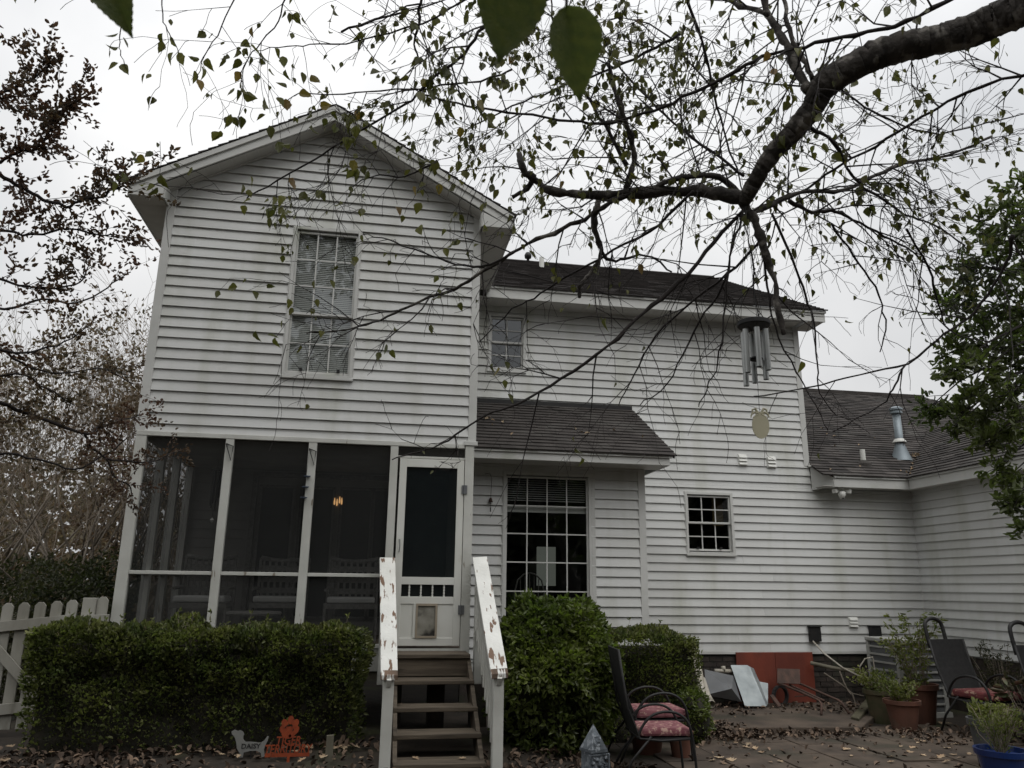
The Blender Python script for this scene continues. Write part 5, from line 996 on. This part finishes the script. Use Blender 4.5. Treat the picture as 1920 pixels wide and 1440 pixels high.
for vi in range(len(mb.v)):      # flaky, ridged bark
    v = Vector(mb.v[vi]); c_ = P_[min(vi // 30, len(P_) - 1)]; d_ = (v - c_); k_ = .10 * fnoise(v.x * 9, v.y * 9, v.z * 9) + .09 * fnoise(v.x * 30, v.y * 30, v.z * 30); mb.v[vi] = tuple(c_ + d_ * (1 + k_))
mb.build('limb', M['bark'], BT, smooth=True)
tr = [lp[0] + Vector((.5, .25, .25)), lp[0]]; tp = [Vector((6.2, -5.6, GZ - .1)), Vector((6.1, -5.7, 1.2)), Vector((5.85, -5.9, 2.6)), lp[0] + Vector((.8, .35, .15)), lp[0]]
P_, R_ = smooth(tp, [.24, .19, .17, .13, .085], 5); MB().tube(P_, R_, 16).build('trunk', M['bark'], BT, smooth=True)
TWG = MB(); LEAF = []          # leaf: (point, direction, size, yellow)
def twig(start, d, L, r0, level, leafy, droop, tw=TWG):
    n_ = 4 if level else 5; pts = [start]; p = start.copy(); dd = d.copy()
    for i in range(n_):
        dd = (dd + Vector((rb_.gauss(0, .14), rb_.gauss(0, .14), rb_.gauss(0, .14) - droop * .12))).normalized(); p = p + dd * (L / n_); pts.append(p)
    tw.tube(pts, [max(r0 * (1 - .75 * i / n_), .0011) for i in range(n_ + 1)], 4 if r0 < .004 else 5, cap=False)
    if level > 0:
        for i in range(1, n_ + 1):
            for _ in range(2 if level > 1 else 1):
                if rb_.random() < .58:
                    ax = Vector((rb_.gauss(0, 1), rb_.gauss(0, 1), rb_.gauss(0, 1))); nd = (dd + ax.normalized() * .85).normalized(); twig(pts[i], nd, L * rb_.uniform(.35, .6), r0 * .55, level - 1, leafy, droop)
    for i in range(1, n_ + 1):
        if rb_.random() < leafy * (.32 if i == n_ else .13):
            for _ in range(rb_.choice((1, 1, 2))): LEAF.append((pts[i] + Vector((rb_.gauss(0, .008), rb_.gauss(0, .008), -.006)), (dd * .4 + Vector((rb_.gauss(0, .35), rb_.gauss(0, .35), -1.0))).normalized()))
for bi, (d0, d1, w0, w1, pts, nt_, leafy) in enumerate(BRS):
    n_ = len(pts); wob = [.06 * fnoise(bi * 3.1, i * .8) for i in range(n_)]
    q = [ad(x, y, d0 + (d1 - d0) * i / (n_ - 1) + wob[i]) for i, (x, y) in enumerate(pts)]; rr = [(w0 + (w1 - w0) * (i / (n_ - 1))) / 2 * (p - CAM).dot(CF) / FPX for i, p in enumerate(q)]
    P_, R_ = smooth(q, rr, 4, .0035, rb_); MB().tube(P_, [r * (1 + .18 * rb_.gauss(0, 1) * (1 if r > .008 else .4)) for r in R_], 8 if w0 > 8 else 6).build('branch', M['bark'] if w0 > 9 else M['twig'], BT, smooth=True)
    nt2 = int(nt_ * (1.15 if leafy > .6 else .6))
    for k in range(nt2):
        i = min(len(P_) - 2, max(1, int((k + rb_.random()) / nt2 * (len(P_) - 1)))); t = (P_[i + 1] - P_[i - 1]).normalized(); ax = t.cross(Vector((rb_.gauss(0, 1), rb_.gauss(0, 1), rb_.gauss(0, 1)))).normalized()
        d = (t * .55 + ax * .9).normalized(); big = w0 > 5; bare = leafy <= .4; L = rb_.uniform(.25, .6) * (1 if big else .65) * (1.25 if bare else 1)
        twig(P_[i], d, L, min(.0046, R_[i] * .65), 2 if (big and not (bare and rb_.random() < .6)) else 1, leafy, .55)
TWG.build('twigs', M['twig'], BT); tag(bpy.data.objects['twigs'], kind='stuff')
# birch leaf mesh: ovate, toothed, slightly folded
def birch_leaf(seed, L=1.0):
    r = random.Random(seed); m = MB(); n_ = 7; bend = r.uniform(-.35, .65); fold = r.uniform(.05, .7); wv = r.uniform(.6, 1.1); skew = r.uniform(-.1, .1)
    prof = [0, .27, .38, .37, .30, .20, .10, 0]
    for i in range(n_ + 1):
        t = i / n_; z = -bend * t * t
        for s in (-1, 0, 1):
            tooth = (.03 if i % 2 else -.012) * (0 < i < n_); m.v.append((t, s * (prof[i] + tooth) * wv * r.uniform(.86, 1.1) + skew * t * t, z + abs(s) * fold * prof[i]))
    for i in range(n_):
        for s in (0, 1): a = i * 3 + s; m.f.append((a, a + 1, a + 4, a + 3))
    return m
LMS = []
for k in range(12):
    me = birch_leaf(k).mesh('birch_leaf'); me.materials.append(M['yleaf'] if k > 9 else M['bleaf']); LMS.append(me)
def leaf_matrix(p, d, size, rng=rb_):
    x = d.normalized(); nn = Vector((rng.gauss(0, 1), rng.gauss(0, 1), rng.gauss(0, .5))); nn = nn - x * nn.dot(x); nn.normalize(); y = nn.cross(x)
    return Matrix(((x.x * size, y.x * size, nn.x * size, p.x), (x.y * size, y.y * size, nn.y * size, p.y), (x.z * size, y.z * size, nn.z * size, p.z), (0, 0, 0, 1)))
def addleaf(px, py, dep, dx, dy, size, me=None):      # a leaf seen in the photograph: base pixel, hanging direction in the picture
    p = ad(px, py, dep); d = CR * dx - CU * dy; LEAF.append((p, d.normalized(), size, me))
for (x, y, dx, dy) in ((222, 62, -1, .35), (222, 88, -1, .2), (222, 118, -.7, .8), (232, 70, .3, 1), (228, 120, .6, 1), (305, 62, -.2, 1), (306, 78, -.5, 1), (318, 70, .5, 1), (325, 98, -.5, 1), (334, 98, .3, 1), (374, 112, -1, -.2), (386, 110, .5, 1), (378, 125, .4, 1), (366, 132, -.3, 1), (370, 148, .4, 1),
                       (452, 80, .6, .3), (446, 92, -.2, 1), (470, 84, .3, .4), (490, 98, .3, 1), (470, 105, -.3, 1), (450, 110, -.5, 1), (452, 135, -.6, .8), (440, 165, -.8, .6), (446, 168, .2, 1), (455, 175, 1, .3), (515, 90, .2, 1), (530, 105, .2, 1), (536, 130, .1, 1), (567, 135, 0, 1), (583, 140, .7, .8), (538, 165, -.8, -.2), (560, 175, 1, .1), (536, 185, .1, 1), (505, 205, -.6, -.8), (498, 215, -.8, .7), (505, 235, .1, 1),
                       (520, 265, .3, 1), (545, 270, -1, .3), (600, 200, 1, -.2), (620, 210, .6, .5), (640, 215, .8, .6), (470, 330, .2, 1), (455, 345, -.3, 1), (465, 355, .3, 1), (470, 375, -1, .0), (460, 385, -.3, 1), (512, 368, .2, 1), (530, 385, .2, 1), (604, 360, .2, 1), (665, 300, -.2, 1), (680, 310, .3, 1), (690, 320, -.3, 1), (660, 318, -.5, 1),
                       (445, 538, -1, .1), (475, 545, .2, 1), (500, 540, .8, -.3), (540, 560, .1, 1), (594, 560, .2, 1), (590, 525, .1, 1), (620, 525, .3, 1), (530, 600, -.2, 1), (480, 620, .2, 1), (500, 628, 1, .2), (515, 633, .3, 1), (725, 645, -.3, 1), (735, 655, .2, 1), (712, 660, -.3, 1), (945, 712, .1, 1), (790, 380, -.4, 1), (835, 465, .2, 1), (860, 300, -.2, 1), (942, 335, .2, 1), (935, 355, -.4, 1), (925, 345, -.4, 1)):
    addleaf(x, y, 3.25 + rb_.uniform(-.15, .25), dx, dy, rb_.uniform(.045, .062) if y < 300 else rb_.uniform(.038, .055))
allL = []
for q in LEAF:
    p, d = q[0], q[1]; dep = (p - CAM).dot(CF)
    if dep < .5: continue
    v = p - CAM; px = 960 + FPX * v.dot(CR) / dep; py = 720 - FPX * v.dot(CU) / dep
    if len(q) == 2 and rb_.random() < (.8 if py > 600 else .6 if py > 380 else .5 if (py > 240 and px < 950) else .4 if px > 1300 else 0): continue
    size = q[2] if len(q) > 2 else rb_.choice((rb_.uniform(.024, .036), rb_.uniform(.034, .060))); allL.append((size / dep if -20 < px < 1940 and -20 < py < 1460 else 0, p, d, size))
allL.sort(key=lambda t: -t[0])
for (a, p, d, s) in allL[:297]:
    o = link('leaf', LMS[rb_.choice((0, 1, 2, 3, 4, 5, 6, 7, 8, 9, 0, 1, 2, 3, 10, 11))], BT); o.matrix_local = leaf_matrix(p, d, s)
if len(allL) > 297:
    mb = MB(); tmp = [birch_leaf(k) for k in range(10)]
    for (a, p, d, s) in allL[297:]:
        t = tmp[rb_.randrange(10)]; mx_ = leaf_matrix(p, d, s); mb.add([mx_ @ Vector(v) for v in t.v], t.f)
    tag(mb.build('small_leaves', M['bleafj'], BT), kind='stuff')
# the big leaves close to the lens hang from a low twig of the birch
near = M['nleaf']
def big_leaf(seed):
    r = random.Random(seed); m = MB(); n_ = 26; ph = r.uniform(0, 6)
    wid = lambda t: .40 * math.sin(math.pi * min(1, t * 1.02) ** .72) ** .85 * (1 - .35 * t ** 3) if 0 < t < 1 else 0
    for i in range(n_ + 1):
        t = i / n_; w = wid(t) + (.012 if i % 2 else -.006) * (0 < i < n_)
        for k in range(-4, 5):
            s_ = k / 4; vein = -.03 * (abs(math.sin((t * 7 - abs(s_) * 1.3) * math.pi)) ** 6) * (abs(s_) < .95) - (.035 if k == 0 else 0)
            m.v.append((t, s_ * w, .10 * s_ * s_ * w * 2 + .05 * math.sin(t * 4 + ph) * (.4 + abs(s_)) - .10 * t * t + vein * .6))
    for i in range(n_):
        for k in range(8): a = i * 9 + k; m.f.append((a, a + 1, a + 10, a + 9))
    return m
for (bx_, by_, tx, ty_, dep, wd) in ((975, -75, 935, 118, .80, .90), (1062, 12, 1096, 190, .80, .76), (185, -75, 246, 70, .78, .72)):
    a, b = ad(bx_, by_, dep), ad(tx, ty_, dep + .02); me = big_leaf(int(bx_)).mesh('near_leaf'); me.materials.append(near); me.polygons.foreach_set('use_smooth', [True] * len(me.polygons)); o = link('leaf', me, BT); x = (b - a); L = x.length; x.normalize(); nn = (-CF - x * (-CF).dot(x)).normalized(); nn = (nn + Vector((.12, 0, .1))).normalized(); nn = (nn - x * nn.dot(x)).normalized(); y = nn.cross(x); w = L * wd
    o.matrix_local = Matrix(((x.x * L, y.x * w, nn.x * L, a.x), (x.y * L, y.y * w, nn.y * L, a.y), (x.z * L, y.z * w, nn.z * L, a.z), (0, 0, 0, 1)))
MB().tube([ad(120, -160, .8), ad(185, -85, .78), ad(600, -110, .8), ad(975, -85, .8), ad(1062, -20, .8), ad(1062, 12, .8)], .0018, 5).build('branch', M['twig'], BT)
MB().tube([ad(600, -110, .8), ad(700, -300, 1.2), ad(1000, -500, 2.2), ad(1600, -300, 2.9), lp[1]], [.002, .004, .006, .009, .012], 6).build('branch', M['twig'], BT)

# ------------------------------------------------------------------ crape myrtle reaching in from the left, nearer than the porch
NM = thing('crape_myrtle', 'near crape myrtle with dark russet leaves reaching in from the left', 'tree'); rm_ = random.Random(5)
NB = [(5.4, 5.6, 9, 3, [(-60, 300), (0, 327), (33, 347), (67, 367), (110, 383), (133, 387), (160, 373), (187, 370), (227, 350), (250, 340)], 30, 1.0), (5.4, 5.5, 7, 2, [(-60, 320), (0, 303), (27, 287), (57, 283), (77, 273), (93, 243), (110, 213), (133, 200), (145, 185)], 34, 1.1),
      (5.4, 5.4, 6, 2, [(-60, 200), (-10, 180), (40, 160), (75, 135), (95, 120)], 22, 1.1), (5.5, 5.5, 6, 2, [(-60, 420), (0, 430), (60, 440), (130, 430), (190, 440), (220, 440)], 20, .7), (5.4, 5.5, 6, 2, [(-60, 510), (0, 523), (50, 537), (100, 540), (150, 528), (165, 500)], 18, .8),
      (6.2, 7.4, 9, 2, [(-60, 735), (0, 753), (67, 783), (160, 813), (187, 800), (217, 793), (267, 777)], 26, .9), (7.0, 7.6, 5, 2, [(160, 813), (173, 840), (200, 860), (213, 893), (240, 910), (250, 930)], 16, .8), (7.3, 7.7, 4, 2, [(200, 860), (244, 867), (293, 863), (330, 845)], 8, .7), (6.0, 6.6, 7, 2, [(-60, 640), (0, 655), (60, 660), (120, 640), (170, 610)], 16, .6), (6.4, 7.2, 6, 2, [(-60, 860), (0, 850), (70, 860), (140, 880), (200, 850), (240, 820)], 12, .5), (6.2, 7.0, 6, 2, [(-60, 560), (10, 580), (80, 560), (140, 570), (200, 540), (245, 510)], 12, .4), (6.3, 7.0, 5, 2, [(0, 655), (60, 690), (120, 700), (190, 690), (250, 720)], 14, .6), (6.3, 6.8, 5, 2, [(-40, 720), (30, 700), (90, 730), (140, 760)], 12, .6)]
tw = MB(); ML_ = []; MD_ = []
for (d0, d1, w0, w1, pts, nt_, lf) in NB:
    n_ = len(pts); q = [ad(x, y, d0 + (d1 - d0) * i / (n_ - 1)) for i, (x, y) in enumerate(pts)]; rr = [(w0 + (w1 - w0) * i / (n_ - 1)) / 2 * p_.dot(CF) / FPX for i, p_ in enumerate([p - CAM for p in q])]
    P_, R_ = smooth(q, rr, 4, .006, rm_); MB().tube(P_, R_, 6).build('branch', M['twig'], NM, smooth=True)
    for k in range(nt_):
        i = min(len(P_) - 2, int((.15 + .85 * (k + rm_.random()) / nt_) * (len(P_) - 1))); t = (P_[i + 1] - P_[max(i - 1, 0)]).normalized(); d = (t * .6 + Vector((rm_.gauss(0, .6), rm_.gauss(0, .6), rm_.gauss(.15, .6)))).normalized(); L = rm_.uniform(.12, .42)
        pp = [P_[i], P_[i] + d * L * .5, P_[i] + (d + Vector((rm_.gauss(0, .2), rm_.gauss(0, .2), rm_.gauss(0, .2)))) * L]; tw.tube(pp, [.003, .002, .001], 4, cap=False)
        for _ in range(int(30 * lf * L / .3)): c = pp[0].lerp(pp[1], rm_.random()) if rm_.random() < .3 else pp[1].lerp(pp[2], rm_.random()); ML_.append(c + Vector((rm_.gauss(0, .022), rm_.gauss(0, .022), rm_.gauss(0, .022)))); MD_.append((d.x + rm_.gauss(0, .7), d.y + rm_.gauss(0, .7), d.z + rm_.gauss(-.2, .7)))
tag(tw.build('twigs', M['twig'], NM), kind='stuff'); leaf_obj('leaves', M['mleaf'], ML_, .040, NM, dirs=MD_, aspect=.55)
c = ad(-60, 500, 5.6); MB().tube([Vector((c.x - .9, c.y, GZ - .1)), Vector((c.x - .8, c.y, 1.4)), Vector((c.x - .5, c.y, 2.6)), ad(-60, 420, 5.5), ad(-60, 300, 5.4), ad(-70, 190, 5.4)], [.1, .085, .07, .05, .035, .015], 10).build('trunk', M['mbark'], NM, smooth=True)
MB().tube([Vector((c.x - .8, c.y, 1.4)), ad(-80, 760, 6.1), ad(-60, 735, 6.2)], [.05, .03, .02], 8).build('branch', M['mbark'], NM, smooth=True)

# ------------------------------------------------------------------ bare crape myrtles behind the fence
def myrtle(label, x, y, h, spread, ns, seed, leafm, nleaf, lean=0.0, top=5):
    t = thing('crape_myrtle', label, 'tree', None); r = random.Random(seed); tw = MB(); LP_ = []
    def grow(p, d, L, rad, lev, top=top):
        pts = [p]; q = p.copy(); dd = d.copy(); n_ = 4
        for i in range(n_):
            dd = (dd + Vector((r.gauss(0, .10), r.gauss(0, .10), r.gauss(.05, .08)))).normalized(); q = q + dd * L / n_; pts.append(q)
        rads = [max(rad * (1 - .42 * i / n_), .0025) for i in range(n_ + 1)]
        if lev >= top - 1: MB().tube(pts, rads, 7).build('stem', M['mbark'], t, smooth=True)
        else: tw.tube(pts, rads, 5 if lev > 1 else 4, cap=False)
        if lev == 0:
            if r.random() < nleaf:
                for _ in range(r.choice((2, 3, 5))): LP_.append(q + Vector((r.gauss(0, .05), r.gauss(0, .05), r.gauss(0, .05))))
            return
        for k in range(r.choice((2, 3)) if lev > 1 else r.choice((2, 3, 4))):
            a = Vector((r.gauss(0, 1), r.gauss(0, 1), r.gauss(.1, .6))).normalized(); grow(pts[-1 if k < 2 else r.choice((2, 3))], (dd + a * (.5 if lev > 2 else .75)).normalized(), L * r.uniform(.6, .85), rads[-1] * .78, lev - 1)
    for i in range(ns):
        a = r.uniform(0, 6.28); b = Vector((x + math.cos(a) * .22, y + math.sin(a) * .22, GZ - .05)); grow(b, Vector((math.cos(a) * spread + lean, math.sin(a) * spread, 1)).normalized(), h * r.uniform(.26, .33), .045 * r.uniform(.7, 1.15), top)
    tag(tw.build('twigs', M['mtwig'], t), kind='stuff')
    if LP_: leaf_obj('leaves', leafm, LP_, .075, t, aspect=.5)
myrtle('bare multi-stemmed crape myrtle just left of the porch, behind the fence', -2.1, 3.2, 5.6, .22, 9, 31, M['mleaf2'], .6)
myrtle('bare multi-stemmed crape myrtle at the far left behind the dark shrub', -4.0, 3.6, 6.0, .22, 10, 32, M['mleaf2'], .6)
myrtle('taller pale crape myrtle further back between the two nearer ones', -3.2, 6.5, 7.2, .2, 10, 33, M['mleaf2'], .35)
myrtle('distant crape myrtle showing beside the wing wall', -2.4, 9.5, 7.6, .18, 9, 34, M['mleaf2'], .45)
myrtle('distant crape myrtle at the left edge of the picture', -5.6, 8.0, 7.0, .2, 8, 35, M['mleaf2'], .3)

# ------------------------------------------------------------------ holly-like tree at the right edge
HT = thing('evergreen_tree', 'glossy dark evergreen tree reaching in at the right edge before the garage roof', 'tree'); rh = random.Random(9); tw = MB(); P = []; D = []
CL = [(1905, 350, 28), (1880, 395, 45), (1840, 420, 40), (1900, 470, 60), (1850, 500, 55), (1800, 500, 38), (1790, 560, 42), (1850, 570, 60), (1905, 570, 60), (1810, 620, 50), (1760, 570, 26), (1780, 660, 42), (1850, 650, 60), (1905, 660, 60), (1830, 710, 50), (1785, 700, 24), (1890, 740, 50), (1850, 770, 40), (1900, 800, 40), (1870, 830, 30), (1815, 750, 24), (1905, 720, 60), (1870, 610, 60), (1900, 420, 45),
      (1735, 770, 26), (1760, 780, 24), (1790, 785, 26), (1820, 800, 26), (1850, 815, 24), (1790, 800, 20), (1845, 835, 18), (1860, 885, 18), (1880, 905, 22), (1900, 920, 26), (1890, 945, 20), (1915, 940, 24), (1912, 1000, 14), (1940, 500, 60), (1950, 650, 70), (1960, 800, 60)]
hub = ad(2050, 640, 5.6)
for (x, y, rad) in CL:
    dep = 5.3 + rh.uniform(-.35, .35); c = ad(x, y, dep); R0 = rad * dep / FPX
    src = ad(min(2000, x + 130), y + (30 if y < 700 else -90), dep + .1)
    pts = [src, src.lerp(c, .5) + Vector((0, 0, .04)), c]; tw.tube(pts, [.010, .006, .003], 5, cap=False)
    for k in range(int(4 + rad * .22)):
        v = Vector((rh.gauss(0, 1), rh.gauss(0, 1), rh.gauss(0, 1))).normalized() * R0 * rh.uniform(.5, 1.15); e = c + v; b = c.lerp(src, rh.uniform(0, .35)); tw.tube([b, b.lerp(e, .6) + Vector((0, 0, .01)), e], [.003, .002, .001], 4, cap=False)
        for _ in range(rh.randint(8, 15)): q = b.lerp(e, rh.uniform(.35, 1.05)); P.append(q + Vector((rh.gauss(0, .018), rh.gauss(0, .018), rh.gauss(0, .018)))); dv = v.normalized(); D.append((dv.x + rh.gauss(0, .6), dv.y + rh.gauss(0, .6), dv.z + rh.gauss(0, .6)))
tag(tw.build('twigs', M['twig'], HT), kind='stuff'); leaf_obj('leaves', M['holly'], P, .055, HT, dirs=D, aspect=.42)
hb = ad(2080, 900, 5.6); MB().tube([Vector((hb.x + .3, hb.y, GZ - .1)), Vector((hb.x + .25, hb.y, 1.5)), ad(2060, 760, 5.5), ad(2030, 560, 5.4), ad(1990, 380, 5.3)], [.11, .09, .07, .05, .02], 10).build('trunk', M['mbark'], HT, smooth=True)
for (x, y) in ((1900, 480), (1880, 600), (1900, 700), (1880, 800), (1930, 900)): MB().tube([ad(2045, y - 20 if y > 450 else 430, 5.45), ad((2045 + x) / 2, y - 15, 5.4), ad(x, y, 5.3)], [.02, .014, .006], 6).build('branch', M['mbark'], HT, smooth=True)

# ------------------------------------------------------------------ woods behind the viewer and beyond the house (mirrored in the window glass)
def woods(name, label, n_, xs, ys, hs, size, seed, m='woods'):
    rng = np.random.default_rng(seed); x = rng.uniform(*xs, n_); y = rng.uniform(*ys, n_); top = hs[0] + (hs[1] - hs[0]) * (.5 + .5 * np.array([fnoise(a * .22, b * .22, seed) for a, b in zip(x, y)])); z = GZ + rng.random(n_) ** 1.15 * top
    o = leaf_obj(name, M[m], np.stack([x, y, z], 1), size, None, aspect=.7, rng=rng); tag(o, label, 'woods'); return o
woods('woods', 'dark belt of trees behind the viewer', 24000, (-26, 30), (-32, -20), (6, 16), .8, 3)
woods('woods', 'brown thicket far behind the fence', 6000, (-26, -2.0), (11, 24), (3.0, 5.5), .35, 4, 'mleaf2')
woods('undergrowth', 'brown and olive undergrowth behind the picket fence', 17000, (-9.5, -1.5), (5.5, 12), (2.4, 6.2), .10, 6, 'mleaf2')
# unseen limb and leaf canopy added overhead to shade the gable and walls
MB().tube([Vector((5.9, -5.9, 2.4)), Vector((4.8, -6.4, 5.6)), Vector((3.0, -7.0, 8.4)), Vector((.8, -7.5, 10.2)), Vector((-1.6, -7.8, 11.2))], [.14, .12, .09, .06, .02], 10).build('limb', M['bark'], BT, smooth=True)
rng_ = np.random.default_rng(5); dd_ = unit(rng_.normal(size=(11000, 3))) * (rng_.random((11000, 1)) ** .4); leaf_obj('added_shade_crown', M['bleafj'], dd_ * np.array([4.6, 3.0, 2.4]) + np.array([0.3, -7.6, 10.4]), .15, BT, bias=(0, 0, -.4), aspect=.7, rng=rng_)

# ------------------------------------------------------------------ leaf litter and single fallen leaves
rl = np.random.default_rng(8); L1 = []
def litter(n_, fx_, fy_, zf=lambda x, y: GZ + .01):
    for _ in range(n_):
        x, y = fx_(), fy_()
        if .3 < x < 1.9 and DY - .35 < y < DY + .1 and rl.random() < .8: continue
        L1.append((x, y, zf(x, y) + abs(rl.normal()) * .012))
litter(2600, lambda: rl.uniform(-2.6, 2.0), lambda: rl.uniform(-2.4, -.85), lambda x, y: gh(x, y) + .01); litter(600, lambda: rl.uniform(2.8, 4.6), lambda: rl.uniform(-2.3, -1.2), lambda x, y: gh(x, y) + .01); litter(420, lambda: rl.normal(6.5, .9), lambda: rl.normal(.15, .12), lambda x, y: GZ + .03)
litter(520, lambda: rl.normal(5.85, .22), lambda: rl.normal(.45, .35), lambda x, y: GZ + .06); litter(300, lambda: rl.uniform(5, 9.5), lambda: rl.uniform(-3, .2), lambda x, y: GZ + .026); litter(250, lambda: rl.uniform(8, 9.6), lambda: rl.uniform(-.6, .3), lambda x, y: GZ + .03); litter(300, lambda: rl.uniform(6, 9.2), lambda: rl.uniform(1.2, 2.1), lambda x, y: GZ + .1)
o = leaf_obj('leaf_litter', M['litter'], np.array(L1), .058, None, flat=(0, 0, 3.5), aspect=.62, jit=.55); tag(o, 'brown fallen leaves scattered over the ground and the paving', 'leaf litter')
# lobed oak-like leaf
lob = [(0, 0), (.06, .1), (.22, .16), (.14, .26), (.34, .34), (.46, .5), (.22, .5), (.2, .62), (.3, .78), (.12, .74), (0, 1.0), (-.1, .76), (-.28, .8), (-.18, .6), (-.24, .5), (-.44, .48), (-.32, .32), (-.12, .25), (-.2, .14), (-.05, .09)]
fm = []
for k in range(4):
    rr = random.Random(k); m = MB(); m.v = [(x, y - .4, .10 * rr.uniform(.3, 1.6) * (abs(x) * 2) ** 1.3 + .05 * (y - .4) ** 2 + rr.uniform(0, .03)) for x, y in lob] + [(0, .1, 0)]
    nL = len(lob); m.f = [(i, (i + 1) % nL, nL) for i in range(nL)]; me = m.mesh('fallen_leaf'); me.materials.append(M['fallen']); fm.append(me)
rf = random.Random(4)
sp_ = []; rs = random.Random(77)
for k in range(46): t_ = rs.random() ** .8; sp_.append((10.07 + t_ * 1.1 + rs.gauss(0, .05), 1.95 + t_ * 1.1 + rs.gauss(0, .05), 3.30 + SL * t_ * 1.1))
for k in range(14): y_ = rs.uniform(2.0, 4.2); sp_.append((rs.uniform(8.8, 10.8), y_, gzz(y_) + .03))
for k in range(12): y_ = rs.uniform(.65, 1.6); sp_.append((rs.uniform(3.1, 5.4), y_, 3.25 + .577 * (y_ - .565) + .03))
o = leaf_obj('roof_debris', M['fallen'], np.array(sp_), .075, None, flat=(0, -.6, 1.5), aspect=.5); tag(o, 'small pale leaves caught in the roof valley and on the shingles', 'leaf litter')
spots = [(1080 + 120 + rf.uniform(0, 640), rf.uniform(1352, 1438)) for _ in range(80)] + [(rf.uniform(0, 700), rf.uniform(1405, 1438)) for _ in range(26)]
for (x, y) in spots:
    q = gp(x, y) + Vector((0, 0, .03)); o = link('fallen_leaf', rf.choice(fm)); s = rf.uniform(.045, .125); o.matrix_world = Matrix.Translation(q) @ Matrix.Rotation(rf.uniform(0, 6.28), 4, 'Z') @ Matrix.Rotation(rf.uniform(-.35, .35), 4, 'X') @ Matrix.Scale(s, 4)
    onp = x > 1100; tag(o, 'pale dry lobed leaf lying on the brown paving' if onp else 'pale dry lobed leaf lying on the ground before the hedge', 'leaf', 'pale leaves on the paving' if onp else 'pale leaves before the hedge')
for (x, y, z, lab) in ((778, 1421, tz[4] + .01, 'pale dry leaf at the left of the bottom step'), (868, 1422, tz[4] + .01, 'pale dry leaf at the right of the bottom step'), (747, 1320, tz[2] + .01, 'curled brown leaf at the left end of the middle step'), (855, 1211, tz[0] + .01, 'pale dry leaf on the top step by the door'), (108, 1187, 1.1, 'orange-brown leaf resting on the left end of the hedge'), (269, 1181, 1.1, 'pale curled leaf standing on the hedge top'), (375, 1186, 1.1, 'pale pink-brown leaf on the middle of the hedge top'), (583, 1203, 1.1, 'pale star-shaped leaf on the right of the hedge')):
    q = gp(x, y, z) if z < 1 else at(x, y, -.85); o = link('fallen_leaf', rf.choice(fm)); o.matrix_world = Matrix.Translation(q) @ Matrix.Rotation(rf.uniform(0, 6.28), 4, 'Z') @ Matrix.Rotation(rf.uniform(-.5, .5) if z < 1 else .9, 4, 'X') @ Matrix.Scale(.09, 4); tag(o, lab, 'leaf')

# ------------------------------------------------------------------ put each thing's empty at its base
bpy.context.view_layer.update()
for t in [o for o in C.objects if o.parent is None and o.type == 'EMPTY']:
    ch = list(t.children); pts = []
    for c in ch:
        bb_ = [c.matrix_world @ Vector(v) for v in c.bound_box]; pts += bb_
    if not pts: continue
    lo = Vector((min(p.x for p in pts), min(p.y for p in pts), min(p.z for p in pts))); hi = Vector((max(p.x for p in pts), max(p.y for p in pts), max(p.z for p in pts)))
    base = Vector(((lo.x + hi.x) / 2, (lo.y + hi.y) / 2, lo.z)); t.location = base
    for c in ch: c.location = c.location - base
